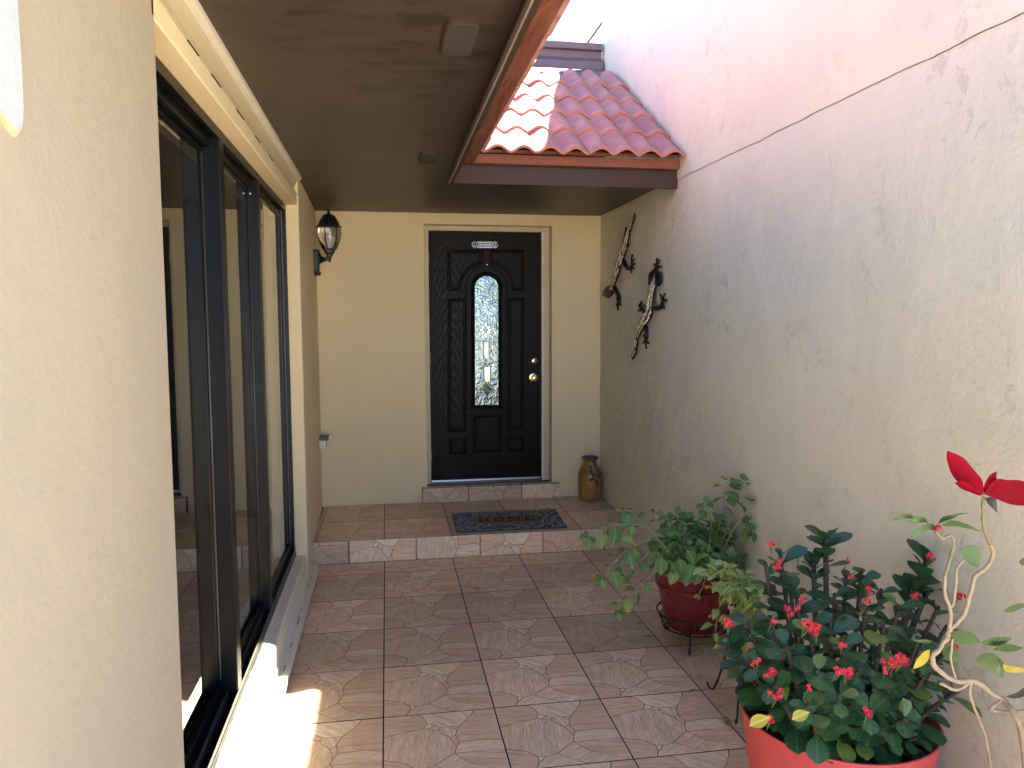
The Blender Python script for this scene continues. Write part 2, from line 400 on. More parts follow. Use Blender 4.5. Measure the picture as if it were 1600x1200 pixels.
for k_, v_ in (('poinred', .08), ('coralflower', .1), ('mint', .25), ('thornleaf', .45), ('varieg', .3)): M[k_].node_tree.nodes['Principled BSDF'].inputs['Specular IOR Level'].default_value = v_
M['vine'] = simple('pale_vine', (.42, .42, .20), .55)

# ------------------------------------------------------------------ ground and patio
XL, XR, D, CEIL = -.507, 1.742, 6.105, 2.464
g = mk('ground', [(-60, -120, -.03), (60, -120, -.03), (60, 120, -.03), (-60, 120, -.03)], [(0, 1, 2, 3)], M['extground']); g['kind'] = 'structure'
GX, GY, GW = -.0393, 4.8713, .457
pf = box('patio_floor', -.62, XR+.02, -1.2, 5.2, -.028, -.0035, M['grout']); pf['kind'] = 'structure'
# the flagstone print of one tile: stones drawn from a rectified tile of the photograph
VU = dict(TL=(0, 1), TR=(1, 1), BR=(1, 0), BL=(0, 0), a=(.30, 1), b=(.35, .94), c=(.38, .83), d=(.34, .75), e=(.22, .72), f=(.09, .69), g=(0, .65), h=(.45, .79), i=(.39, .74),
          j=(0, .32), k=(.17, .25), l=(.24, .17), m=(.24, .09), n=(.20, 0), o=(.30, .15), p=(.26, .10), q=(.35, .16), r=(.47, .24), s=(.58, .33), t=(.60, .41), u=(.56, .57),
          v=(.49, .65), w=(.47, .70), x=(.57, .74), y=(.63, .68), z=(.61, .60), A=(.81, 1), B=(.78, .92), Cc=(.69, .79), Dd=(.65, .74), E=(.49, .75), F=(.63, .49), G=(.72, .49),
          H=(.85, .50), I=(1, .46), J=(.75, .33), K=(1, .30), L=(.68, .18), Mm=(.80, 0), q2=(.41, .18), Nn=(.49, .25), O=(.62, 0))
CELLS = [('g f e d c b a TL', .1, .0, .5), ('a b c h E Dd Cc B A', .85, .25, .1), ('c d i h', 1., .1, 0), ('E w x y Dd', .9, .3, .0), ('h i w E', .5, .2, .6),
         ('g j k l o q q2 r s t u v w i d e f', .35, .55, .25), ('j BL n m l k', .15, .1, .7), ('l m p o', 1., .3, 0), ('A B Cc Dd y z F G H I TR', .2, .02, .75),
         ('y x w v u z', .8, .4, .1), ('F t s J K I H G', .75, .03, .15), ('t F z u', .4, .2, .4), ('s L BR K J', .25, .05, .6), ('s r q2 O BR L', .55, .8, .45), ('m n O q2 q o p', .6, .85, .35)]
def stone_tile(name, u0, u1, v0, v1, th=.008, mirror=False):
    bm = bmesh.new(); lay = bm.loops.layers.float_color.new('cell')
    addbox(bm, 0, 1, 0, 1, -th/GW, 0)
    for f in bm.faces:
        for lp in f.loops: lp[lay] = (-1, 0, 0, 1)
    for names, tone, ang, rn in CELLS:
        P = [VU[q] for q in names.split()]
        Q = offset_poly(P, .0036)
        # round the stones a little
        S = []
        for i in range(len(Q)):
            a, b = Vector(Q[i]), Vector(Q[(i+1) % len(Q)])
            wob = noise.noise(Vector((a.x*9, b.y*9, .3)))*.006*min(1, (b-a).length*8)
            n_ = Vector((-(b-a).y, (b-a).x)); n_ = n_.normalized() if n_.length else n_
            S += [a, a.lerp(b, .33)+n_*wob, a.lerp(b, .67)+n_*wob*.6]
        vs = [bm.verts.new((min(max(x_, .006), .994), min(max(y_, .006), .994), .0009)) for x_, y_ in S]
        try:
            f = bm.faces.new(vs); f.normal_update()
            if f.normal.z < 0: f.normal_flip()
            for lp in f.loops: lp[lay] = (tone, ang, rn, 1)
        except ValueError: pass
    for co, no in (((u0, 0, 0), (-1, 0, 0)), ((u1, 0, 0), (1, 0, 0)), ((0, v0, 0), (0, -1, 0)), ((0, v1, 0), (0, 1, 0))):
        if co in ((0, 0, 0),) or (co[0] == 1 and no[0] == 1) or (co[1] == 1 and no[1] == 1): continue
        bmesh.ops.bisect_plane(bm, geom=bm.verts[:]+bm.edges[:]+bm.faces[:], plane_co=co, plane_no=no, clear_outer=True)
    for v in bm.verts: v.co = Vector(((v.co.x-u0)*GW, (v.co.y-v0)*GW, v.co.z*GW))
    me = bpy.data.meshes.new(name); bm.to_mesh(me); bm.free(); me.materials.append(M['ftile']); return me
GR = .0052
def lay(me, parent, loc, rot=(0, 0, 0)):
    o = bpy.data.objects.new('tile', me); link(o, parent); o.location = Vector(loc)-parent_loc(parent); o.rotation_euler = rot; return o
gu = GR/GW/2
T_full = stone_tile('tile', gu, 1-gu, gu, 1-gu)
T_right = stone_tile('tile', gu, (XR-GX)/GW-3-.003, gu, 1-gu)
vb = (5.107-GY)/GW
T_back = stone_tile('tile', gu, 1-gu, gu, vb-.004); T_backr = stone_tile('tile', gu, (XR-GX)/GW-3-.003, gu, vb-.004)
T_left = stone_tile('tile', .03, 1-gu, gu, 1-gu); T_backl = stone_tile('tile', .03, 1-gu, gu, vb-.004)
for j in range(-1, 12):
    for i in range(-1, 4):
        me = (T_backl, T_back, T_backr)[0 if i == -1 else 2 if i == 3 else 1] if j == -1 else (T_left, T_full, T_right)[0 if i == -1 else 2 if i == 3 else 1]
        o = lay(me, pf, (GX+i*GW+(.03*GW if i == -1 else GR/2), GY+GR/2 if j == -1 else GY-(j+1)*GW+GR/2, random.uniform(-.0004, .0004)))

# entry platform below the front door
st = thing('entry_step', 'wide flagstone tiled step across the porch below the front door', 'step', (.6, 5.6, 0))
box('step_core', -.53, XR+.01, 5.116, D+.1, -.02, .1515, M['grout'], st)
Y0, Y1 = 5.107, D
for r_, (ya, yb) in enumerate(((Y0, 5.606), (5.606, Y1))):
    for i in range(-1, 4):
        u1 = 1-gu if i < 3 else (XR-GX)/GW-3-.003
        me = stone_tile('tile', .03 if i == -1 else gu, u1, 0, 1) if r_ == 0 else me_cache[i]
        if r_ == 0:
            if i == -1: me_cache = {}
            me_cache[i] = me
        o = lay(me, st, (GX+i*GW+(.03*GW if i == -1 else GR/2), ya+.002, .156)); o.scale = (1, (yb-ya-.004)/GW, 1)
lay(stone_tile('tile', .35, .405, 0, 1), st, (-.511, Y0+.002, .156)).scale = (1, .994/GW, 1)
jx = [-.512, -.274, .173, .610, 1.050, 1.49, XR]
for k in range(6):
    wd = min(1, (jx[k+1]-jx[k]-.004)/GW); va = (.05, .52, .3, .6, .12, .4)[k]
    me = stone_tile('tile', (1-wd) if k == 0 else 0, 1 if k == 0 else wd, va, va+.328)
    lay(me, st, (jx[k]+.002, Y0+.0008, .0025), (R(90), 0, 0))
ds = thing('door_step', 'narrow tiled sill step directly under the dark front door', 'step', (.83, 6.1, .156))
box('step_core', .264, 1.388, 6.066, 6.30, .158, .2785, M['grout'], ds)
jd = [.262, .633, 1.070, 1.390]
for k in range(3):
    wd = min(1, (jd[k+1]-jd[k]-.004)/GW); va = (.1, .55, .3)[k]
    lay(stone_tile('tile', 0, wd, va, va+.262), ds, (jd[k]+.002, 6.058, .159), (R(90), 0, 0))
    lay(stone_tile('tile', 0, wd, .3, .3+.16), ds, (jd[k]+.002, 6.0595, .2825))

# ------------------------------------------------------------------ walls
def edge_noise(z, s=1.): return .0035*noise.noise(Vector((z*9, s, 0)))+.002*noise.noise(Vector((z*31, s, 5)))
def multi_box(name, boxes, mat, parent=None, bev=.004):
    bm = bmesh.new()
    for b in boxes: addbox(bm, *b, bev)
    return bmk(name, bm, mat, parent)
lw = thing('house_wall', 'cream stucco house wall holding the black sliding window', 'wall', (-.6, 2.5, 0))
YN, YF, SILL, HEAD = 1.90, 4.70, .262, 2.30
box('wall_pier', -.80, XL, -1.4, YN, -.02, CEIL+.05, M['wallnear_shaded'], lw, .006)
box('wall_base', -.80, XL-.001, YN-.01, YF+.01, -.02, .095, M['wall'], lw)
# wall end beyond the window, slightly skewed, with an uneven outer edge
V, Fc = [], []; nz = 40
for k in range(nz+1):
    z = -.02+(CEIL+.05+.02)*k/nz; e = edge_noise(z)
    V += [(-.80, YF+e, z), (-.502, YF+e, z), (-.498, YF+.006+e, z), (-.525+.4*e, D+.12, z)]
for k in range(nz):
    for q in range(3): Fc.append((k*4+q, k*4+q+1, k*4+q+5, k*4+q+4))
mk('wall_end', V, Fc, M['wall'], lw)
# header above the window, lower edge slightly broken
V, Fc = [], []; ny = 90
for k in range(ny+1):
    y = YN-.02+(YF+.02-YN+.02)*k/ny; e = edge_noise(y, 3.)
    V += [(-.80, y, HEAD+e*.4), (-.572+e, y, HEAD+e*.8), (XL-.003, y, HEAD+e*.3), (XL, y, HEAD+.006+e*.3), (XL, y, 2.357), (-.80, y, CEIL+.05)]
for k in range(ny):
    for q in range(5): Fc.append((k*6+q, k*6+q+1, k*6+q+7, k*6+q+6))
mk('window_header', V, Fc, M['wall'], lw)
bw = thing('entry_wall', 'cream stucco wall at the end of the porch around the front door', 'wall', (.6, 6.2, 0))
RX0, RX1, RZ1 = .306, 1.331, 2.378
multi_box('wall_render', [(-.60, RX0, D, D+.25, .10, CEIL+.05), (RX1, XR+.05, D, D+.25, .10, CEIL+.05), (RX0-.02, RX1+.02, D+.0004, D+.2504, RZ1, CEIL+.049)], M['wall'], bw, .006)
box('wall_back', -.6, XR+.05, D+.262, D+.30, -.02, 3.4, M['interior'], bw)
gw = thing('garden_wall', 'tall weathered off-white stucco boundary wall beside the potted plants', 'wall', (1.85, 2.5, 0))
def crack(y): return 2.455+.006*noise.noise(Vector((y*1.3, 0, 0)))+.005*noise.noise(Vector((y*6, 2, 0)))+.004*noise.noise(Vector((y*23, 4, 0)))
WY0, WY1, WT = 1.15, 6.30, 4.40
def wallgrid(name, upper, mat):
    V, Fc = [], []; ny, nz = 240, 60 if not upper else 44
    y1 = 6.09 if upper else WY1
    for a in range(ny+1):
        y = WY0+(y1-WY0)*a/ny; c = crack(y); gap = .0007*(1 if y < 3.6 else max(.25, 1-(y-3.6)/1.2))
        for b in range(nz+1):
            t = b/nz
            z = (-.02+(c-gap+.02)*t) if not upper else (c+gap+(WT-c-gap)*t)
            d = .007*noise.noise(Vector((y*1.1, z*1.1, 7)))+.0035*noise.noise(Vector((y*4, z*4, 3)))+.0016*noise.noise(Vector((y*13, z*13, 1)))
            if upper: d += -.005
            if t in (0, 1) : d += .0015
            V.append((XR+d, y, z))
    n = nz+1
    for a in range(ny):
        for b in range(nz): i = a*n+b; Fc.append((i, i+1, i+n+1, i+n))
    k = len(V)
    return mk(name, V, Fc, mat, gw, True)
wallgrid('lower_render', False, M['gwall']); wallgrid('upper_render', True, M['gwall'])
box('wall_core', XR+.016, 1.96, WY0, 6.088, -.02, WT, M['gwall'], gw)
wp = thing('plaster_patch', 'ragged whitewashed plaster patch high on the near cream wall', 'plaster patch', (XL, 1.0, 1.9))
P = [(1.192, 2.43)]+[(1.196+.006*noise.noise(Vector((z*7, 0, 2))), z) for z in (2.35, 2.25, 2.15, 2.05, 1.97, 1.92)]+[(1.190, 1.892), (1.176, 1.880), (1.15, 1.892), (1.08, 1.905), (1.0, 1.90), (.9, 1.91), (.9, 2.43)]
prism('patch_plaster', P, lambda p, s: (XL-.01 if s else XL+.010, p[0], p[1]), M['whitepatch'], wp)
P2 = offset_poly(P, -.007)
prism('patch_edge', P2, lambda p, s: (XL-.01 if s else XL+.006, p[0], p[1]), M['trimcream'], wp)

# ------------------------------------------------------------------ sliding window
sw = thing('sliding_window', 'black framed three panel sliding glass window in the cream wall', 'window', (-.62, 3.3, SILL))
box('head_rail', -.66, -.571, YN-.03, YF+.001, 2.262, 2.2985, M['black'], sw, .002)
box('head_track', -.66, -.600, YN-.03, YF, 2.228, 2.2615, M['black'], sw, .002)
box('sill_rail', -.76, -.566, YN-.03, YF-.002, .195, .222, M['greyrail'], sw, .002)
for x0, x1, z1, mt in ((-.612, -.604, .242, 'greyrail'), (-.594, -.588, .238, 'black'), (-.578, -.568, .246, 'black')):
    box('sill_track', x0, x1, YN-.03, YF-.001, .2205, z1, M[mt], sw, .0015)
box('jamb_frame', -.66, -.571, YF-.030, YF+.002, .222, 2.262, M['black'], sw, .003)
box('jamb_bead', -.597, -.590, YF-.045, YF-.0305, .222, 2.262, M['greyrail'], sw, .002)
def sash(xg, y0, y1):
    box('glass_pane', xg-.006, xg, y0, y1, .27, 2.24, M['winglass'], sw)
    box('bottom_rail', xg-.020, xg+.010, y0, y1, .226, .285, M['black'], sw, .003)
    box('top_rail', xg-.018, xg+.008, y0, y1, 2.215, 2.2275, M['black'], sw, .003)
sash(-.634, 1.93, 2.90); sash(-.617, 2.90, 3.72); sash(-.600, 3.72, 4.69)
def stile(x0, x1, y0, y1, bead=True):
    st_ = box('stile', x0, x1, y0, y1, .224, 2.262, M['black'], sw, .004)
    if bead:
        box('stile_groove', x0+.008, x0+.014, y0-.0015, y0+.004, .24, 2.25, M['rubber'], st_)
        box('stile_fin', x1-.006, x1-.003, y0-.006, y0+.004, .24, 2.25, M['black'], st_)
stile(-.650, -.569, 2.872, 2.945); stile(-.640, -.570, 3.690, 3.755)
stile(-.660, -.60, 1.905, 1.96, False)
tube('grey_seal', [(-.6300, 2.869, .29), (-.6300, 2.869, 2.21)], .0035, M['greyrail'], sw)
tube('grey_seal', [(-.6130, 3.687, .29), (-.6130, 3.687, 2.21)], .0028, M['greyrail'], sw)
lathe('screw', [(.0005, .0035), (.004, .003), (.005, 0)], M['steel'], sw, 10, (-.603, 3.6885, 2.20), '-Y')
# dim room behind the glass
rm = bmesh.new()
V = [(-3.8, -.4, .12), (-.81, -.4, .12), (-.81, 6.0, .12), (-3.8, 6.0, .12), (-3.8, -.4, 2.5), (-.81, -.4, 2.5), (-.81, 6.0, 2.5), (-3.8, 6.0, 2.5)]
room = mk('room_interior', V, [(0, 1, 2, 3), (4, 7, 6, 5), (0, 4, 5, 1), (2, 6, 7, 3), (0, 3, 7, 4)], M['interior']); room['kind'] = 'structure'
# shutter tracks
def extrude_profile(name, prof, y0, y1, mat, parent, closed=True):
    V = [(x, y0, z) for x, z in prof]+[(x, y1, z) for x, z in prof]; n = len(prof)
    Fc = [(i, (i+1) % n, n+(i+1) % n, n+i) for i in range(n)]+[tuple(reversed(range(n))), tuple(range(n, 2*n))]
    o = mk(name, V, Fc, mat, parent)
    bm = bmesh.new(); bm.from_mesh(o.data); bmesh.ops.recalc_face_normals(bm, faces=bm.faces); bm.to_mesh(o.data); bm.free(); return o
ut = thing('upper_shutter_track', 'cream painted storm shutter track between the window header and the soffit', 'shutter track', (-.5, 3.3, 2.36))
extrude_profile('track_channel', [(XL-.02, 2.3575), (XL+.004, 2.3575), (XL+.004, 2.363), (XL-.012, 2.366), (XL-.014, 2.405), (XL+.002, 2.432), (XL+.006, 2.436), (XL+.006, 2.4632), (XL-.02, 2.4632)], .6, 4.715, M['trimcream'], ut)
extrude_profile('track_lip', [(XL+.0065, 2.440), (XL+.030, 2.446), (XL+.031, 2.4628), (XL+.0065, 2.4628)], .6, 4.70, M['trackpaint'], ut)
for y in (2.19, 2.47, 2.86, 3.24, 3.6, 1.7):
    box('slot', XL-.001, XL+.0048, y, y+.11+.03*random.random(), 2.3566, 2.3582, M['rubber'], ut)
lt = thing('lower_shutter_track', 'weathered pale storm shutter sill track below the black window', 'shutter track', (-.5, 3.3, .08))
extrude_profile('sill_cap', [(-.5655, .10), (-.5655, .2005), (-.556, .2005), (-.556, .196), (-.515, .1935), (-.506, .188), (-.5035, .180), (-.5035, .10)], YN-.2, 4.86, M['trackpaint'], lt)
extrude_profile('sill_apron', [(-.53, .06), (-.53, .0995), (-.500, .0995), (-.497, .075), (-.497, .06)], YN-.2, 4.90, M['trackpaint'], lt)
flg = extrude_profile('flange', [(-.5065, .048), (-.5065, .0595), (-.457, .0595), (-.455, .050), (-.455, .030), (-.457, .030), (-.460, .048)], YN-.2, 4.93, M['trackpaint'], lt)
y = 1.95
while y < 4.85:
    ln = random.choice((.018, .03, .06, .11)); box('slot', -.482, -.478, y, y+ln, .058, .0602, M['rubber'], flg)
    if random.random() < .5: lathe('screw', [(.0005, .004), (.004, .003), (.006, 0)], M['steel'], flg, 8, (-.470, y+ln+.02, .0594))
    y += ln+random.uniform(.06, .22)

# ------------------------------------------------------------------ soffit, fascia and roofs
so = thing('porch_soffit', 'dark stained plywood soffit under the porch roof', 'soffit', (.2, 3, CEIL))
def slab(name, poly, z0, z1, mat, parent): return prism(name, poly, lambda p, s: (p[0], p[1], z1 if s else z0), mat, parent)
slab('plywood_panel', [(-.60, .6), (.374, .6), (.374, 4.44), (.7255, 4.44), (.7255, D+.02), (-.60, D+.02)], CEIL, CEIL+.012, M['soffit'], so)
slab('plywood_panel', [(.7285, 4.44), (XR-.004, 4.44), (XR-.004, D+.02), (.7285, D+.02)], CEIL+.001, CEIL+.012, M['soffit'], so)
def soffit_vent(cx, cy, label):
    t = thing('soffit_vent', label, 'vent', (cx, cy, CEIL), 'rounded vents in the soffit')
    P = []
    for sx, sy in ((1, 1), (-1, 1), (-1, -1), (1, -1)):
        for k in range(7):
            a = R(90*k/6)+{(1, 1): 0, (-1, 1): R(90), (-1, -1): R(180), (1, -1): R(270)}[(sx, sy)]
            P.append((cx+sx*.026+.026*math.cos(a)+0*sx, cy+sy*.11+.026*math.sin(a)))
    slab('vent_rim', P, CEIL-.007, CEIL+.001, M['brownpaint'], t)
    slab('vent_grille', offset_poly(P, .006), CEIL-.010, CEIL-.006, M['vent'], t)
soffit_vent(.232, 2.365, 'rounded grey grille in the dark soffit beside the sliding window')
soffit_vent(.232, 4.05, 'rounded grey grille in the dark soffit closer to the front door')
fl = thing('eave_fascia', 'dark brown painted fascia boards edging the porch roof', 'fascia', (.38, 4.44, 2.40))
box('fascia_board', .372, .392, .6, 4.445, 2.40, 2.505, M['brownpaint'], fl, .002)
box('drip_strip', .364, .3715, .6, 4.443, 2.398, 2.425, M['striptan'], fl, .0015)
box('fascia_board', .393, XR-.002, 4.436, 4.456, 2.402, 2.507, M['brownpaint'], fl, .002)
box('eave_board', .40, .508, .6, 4.41, 2.508, 2.532, M['eaveclay'], fl, .003)
box('eave_board', .463, XR-.004, 4.385, 4.455, 2.509, 2.562, M['terraboard'], fl, .003)
SL = math.atan(.642); TW, TLn, EX, AMP, TH = .294, .385, .319, .036, .015
def wave(x):
    t = (x/(TW/2)) % 1.0; return AMP*(.5-.5*math.cos(2*math.pi*t))**.72
def tile_mesh():
    V, Fc = [], []; n = 20
    for yy in (0, TLn):
        for side in (0, 1):
            for k in range(n+1):
                x = TW*k/n; V.append((x, yy+(-.0 if side else 0), wave(x)+(TH if side else 0)))
    a = lambda row, side, k: (row*2+side)*(n+1)+k
    for k in range(n):
        Fc += [(a(0, 1, k), a(0, 1, k+1), a(1, 1, k+1), a(1, 1, k)), (a(0, 0, k+1), a(0, 0, k), a(1, 0, k), a(1, 0, k+1)),
               (a(0, 0, k), a(0, 0, k+1), a(0, 1, k+1), a(0, 1, k)), (a(1, 0, k+1), a(1, 0, k), a(1, 1, k), a(1, 1, k+1))]
    Fc += [(a(0, 1, 0), a(1, 1, 0), a(1, 0, 0), a(0, 0, 0)), (a(0, 0, n), a(1, 0, n), a(1, 1, n), a(0, 1, n))]
    me = bpy.data.meshes.new('roof_tile'); me.from_pydata([(v[0], v[1], v[2]) for v in V], [], Fc); me.materials.append(M['tile'])
    me.polygons.foreach_set('use_smooth', [True]*len(me.polygons)); me.set_sharp_from_angle(angle=R(50)); return me
TM = tile_mesh(); c_, s_ = math.cos(SL), math.sin(SL); TILT = math.asin(TH/EX)
def put_tile(parent, org, ex, ey, ez):
    ey2 = (ey*math.cos(TILT)-ez*math.sin(TILT)); ez2 = ex.cross(ey2)
    o = bpy.data.objects.new('roof_tile', TM); link(o, parent)
    j = random.uniform(-.006, .006)
    p = org-parent_loc(parent)+ey*random.uniform(-.006, .006)+ex*j+ez*(TH+random.uniform(-.001, .003))
    rot = Matrix((ex, ey2, ez2)).transposed().to_4x4()
    o.matrix_local = Matrix.Translation(p) @ rot @ Matrix.Rotation(random.uniform(-.010, .010), 4, 'Z'); return o
rb = thing('entry_tile_roof', 'small pink terracotta barrel tile roof above the front door', 'roof', (1, 4.3, 2.54))
EY, EZ = 4.300, 2.537; exb, eyb, ezb = Vector((1, 0, 0)), Vector((0, c_, s_)), Vector((0, -s_, c_))
for r_ in range(5):
    for k in range(10):
        x0 = XR-.006-TW*(k+1); yy = EY+r_*EX*c_
        if x0+TW < .56-(yy-EY)-.05: break
        put_tile(rb, Vector((x0, yy, EZ+r_*EX*s_)), exb, eyb, ezb)
rl = thing('window_tile_roof', 'terracotta barrel tile roof edge overhanging the sliding window', 'roof', (.5, 2, 2.54))
EXX = .535; exl, eyl, ezl = Vector((0, 1, 0)), Vector((-c_, 0, s_)), Vector((s_, 0, c_))
for r_ in range(5):
    k = 0
    while True:
        y0 = 4.30-TW*(k+1)+int(r_*EX*c_/TW)*TW; k += 1
        if y0 < .6: break
        put_tile(rl, Vector((EXX-r_*EX*c_, y0, 2.537+r_*EX*s_)), exl, eyl, ezl)
def deck(name, P, parent):
    n = len(P); V = [Vector(p) for p in P]+[Vector(p)-Vector((0, 0, .02)) for p in P]
    mk(name, V, [tuple(range(n)), tuple(reversed(range(n, 2*n)))]+[(i, n+i, n+(i+1) % n, (i+1) % n) for i in range(n)], M['terraboard'], parent)
T_ = EX*5*c_
deck('roof_deck', [(.47, 4.40, EZ+.055), (XR-.01, 4.40, EZ+.055), (XR-.01, EY+T_, EZ+T_*.642-.01), (-.9, EY+T_, EZ+T_*.642-.01)], rb)
deck('roof_deck', [(.44, .6, 2.537+.050), (.44, 4.40, 2.537+.050), (EXX-T_, EY+T_, 2.537+T_*.642-.01), (EXX-T_, .6, 2.537+T_*.642-.01)], rl)
pt = thing('parapet_trim', 'stepped purple-brown metal parapet trim above the small tile roof', 'parapet', (.5, 5.98, 3.5))
prof = [(5.655, 3.437), (5.98, 3.581), (5.985, 3.638), (6.03, 3.680), (6.032, 3.733), (6.012, 3.737), (6.012, 3.792), (6.10, 3.80), (6.20, 3.80), (6.20, 2.6), (5.70, 3.30)]
M['parapet'] = simple('purple_brown_metal', (.105, .075, .085), .45, .0, .2, .15, 8)
V = [(x, y, z) for x in (-1.2, XR-.022) for y, z in prof]; n = len(prof)
mk('metal_trim', V, [(i, (i+1) % n, n+(i+1) % n, n+i) for i in range(n)]+[tuple(range(n)), tuple(reversed(range(n, 2*n)))], M['parapet'], pt)
bm = bmesh.new(); bm.from_mesh(pt.children[0].data); bmesh.ops.recalc_face_normals(bm, faces=bm.faces); bm.to_mesh(pt.children[0].data); bm.free()
box('drip_edge', -1.2, XR-.03, 6.004, 6.0115, 3.735, 3.741, M['brownpaint'], pt)
nb = thing('neighbour_building', 'white neighbouring upper storey with overhanging eave beyond the wall', 'building', (3, 9, 0))
zt = [on('X', 2.2, 925, 1).z, on('X', 2.2, 944, 8).z]
wz = zt[1]+.02; wx = 2.2+.11
box('wall', wx, 4.2, 6.4, 15, -.02, wz+.01, M['bwhite'], nb)
box('eave_fascia', 2.2, 2.222, 6.3, 15.2, zt[1], zt[0], M['bwhite'], nb, .003)
box('eave_soffit', 2.2225, 4.2, 6.3, 15.2, zt[1]+.012, zt[0]-.004, M['bwhite'], nb)
box('painted_shadow_strip', wx-.012, wx-.0005, 6.45, 15, wz-.035, wz-.01, M['rubber'], nb)  # solid black strip drawn in for the shadow line under the eave

# ------------------------------------------------------------------ front door
fd = thing('front_door', 'dark brown oak-grain front door with arched leaded glass light', 'door', (.80, 6.2, .30))
DX0, DX1, DZ0, DZ1, DY = .3455, 1.2604, .305, 2.335, 6.205
def dpt(cx, cy):                                   # door-elevation coordinates -> (X, Z)
    s = (cx-75)/455; t = (cy-57-5*s)/(1072-14*s-57-5*s); l = 75+15*t; r = 530+7*t
    return Vector((DX0+(DX1-DX0)*(cx-l)/(r-l), DZ1-(DZ1-DZ0)*t))
slabm = box('door_slab', DX0, DX1, DY, DY+.045, DZ0, DZ1, M['door'], fd, .002)
fm = thing('door_frame', 'cream painted frame around the dark front door', 'door frame', (.80, 6.2, .30))
box('jamb', RX0+.001, DX0-.003, 6.188, 6.30, .2835, RZ1-.001, M['trimcream'], fm, .003)
box('jamb', DX1+.003, RX1-.001, 6.188, 6.30, .2835, RZ1-.001, M['trimcream'], fm, .003)
box('jamb_stop', DX1+.003, DX1+.022, 6.180, 6.1875, .2835, DZ1+.003, M['trackpaint'], fm, .002)
box('head', DX0-.002, DX1+.002, 6.188, 6.30, DZ1+.003, RZ1-.001, M['trimcream'], fm, .003)
box('threshold', DX0-.002, DX1+.002, 6.150, 6.26, .2835, .2965, M['greyrail'], fm, .003)
box('sweep', DX0+.002, DX1-.002, 6.196, 6.2045, .2975, .312, M['steel'], fm, .001)
def ring(name, P, prof, y0, mat, parent, fill=None):
    """P: closed XZ outline; prof: list of (inward offset, proud height)"""
    loops = [offset_poly(P, d) for d, h in prof]; n = len(P); V, Fc = [], []
    for L, (d, h) in zip(loops, prof): V += [(q[0], y0-h, q[1]) for q in L]
    for a in range(len(prof)-1):
        for i in range(n): Fc.append((a*n+i, a*n+(i+1) % n, (a+1)*n+(i+1) % n, (a+1)*n+i))
    if fill: Fc.append(tuple((len(prof)-1)*n+i for i in range(n)))
    o = mk(name, V, Fc, mat, parent)
    bm = bmesh.new(); bm.from_mesh(o.data); bmesh.ops.recalc_face_normals(bm, faces=bm.faces)
    if fill and bm.faces:
        bm.faces.ensure_lookup_table()
        if bm.faces[-1].normal.y > 0: bmesh.ops.reverse_faces(bm, faces=bm.faces)
    bm.to_mesh(o.data); bm.free(); return o
PROF = [(0, .0005), (.004, .008), (.010, .010), (.016, .006), (.020, .0015), (.027, .0015), (.042, .007), (.045, .0075)]
PROFS = [(0, .0005), (.004, .007), (.009, .008), (.014, .004), (.017, .0015), (.021, .0015), (.030, .006)]
rect = lambda a, b, c, d: [dpt(a, b), dpt(c, b), dpt(c, d), dpt(a, d)]
AC = (308, 288)
arcL = [(AC[0]+102*math.cos(R(a)), AC[1]-102*math.sin(R(a))) for a in range(98, 177, 6)]
arcR = [(AC[0]+102*math.cos(R(a)), AC[1]-102*math.sin(R(a))) for a in range(82, 3, -6)]
for P in ([dpt(*q) for q in [(150, 130), (294, 130)]+arcL+[(206, 295), (150, 295)]],
          [dpt(*q) for q in [(462, 130), (322, 130)]+arcR+[(410, 295), (462, 295)]],
          rect(152, 325, 229, 866), rect(395, 322, 463, 861), rect(255, 797, 373, 954), rect(160, 893, 231, 959), rect(397, 886, 466, 951)):
    ring('raised_panel', P, PROFS if abs(P[0].x-P[2].x) < .16 or abs(P[0].y-P[2].y) < .18 else PROFS, DY, M['door'], fd, True)
def archP(x0, x1, ztop, z1):                       # arched outline in elevation coordinates
    r = (x1-x0)/2; cx = (x0+x1)/2
    return [dpt(cx+r*math.cos(R(a)), ztop+r-r*math.sin(R(a))) for a in range(0, 181, 10)]+[dpt(x0+3, z1), dpt(x1+3, z1)]
ring('glass_moulding', archP(246, 371, 218, 772), [(0, .0005), (.004, .010), (.012, .014), (.020, .010), (.026, .004), (.031, .004)], DY, M['door'], fd)
ring('arch_moulding', archP(222, 396, 192, 775), [(0, .0005), (.004, .005), (.009, .005), (.012, .0006)], DY, M['door'], fd)
GP = archP(261, 356, 235, 757)
dg = ring('door_glass', GP, [(0, .0035), (.001, .0036)], DY, M['doorglass'], fd, True)
def line(pts, r, mat='came', nm='came', par=None):
    return tube(nm, [(dpt(*q).x, DY-.0052, dpt(*q).y) for q in pts], r, M[mat], par or dg, 5)
line([(265, 582), (297, 582)], .0016); line([(325, 582), (353, 582)], .0016); line([(264, 440), (285, 440)], .0013); line([(330, 440), (352, 440)], .0013)
line([(270, 706), (288, 706)], .0018); line([(335, 706), (355, 706)], .0018); line([(313, 735), (313, 757)], .0018)
line([(297, 490), (297, 570), (308, 582), (320, 570), (320, 490)], .0018); line([(297, 595), (298, 665)], .002); line([(326, 595), (327, 665)], .002)
line([(296, 596), (312, 588), (327, 596)], .0022)
def bevel_piece(P, mat='bevelglass', h=.004):
    ring('bevel', [dpt(*q) for q in P], [(0, .004), (.0045, .004+h), (.0055, .004+h)], DY, M[mat], dg, True)
bevel_piece([(299, 500), (318, 500), (319, 560), (309, 572), (299, 560)]); bevel_piece([(300, 600), (325, 600), (326, 660), (313, 668), (300, 660)])
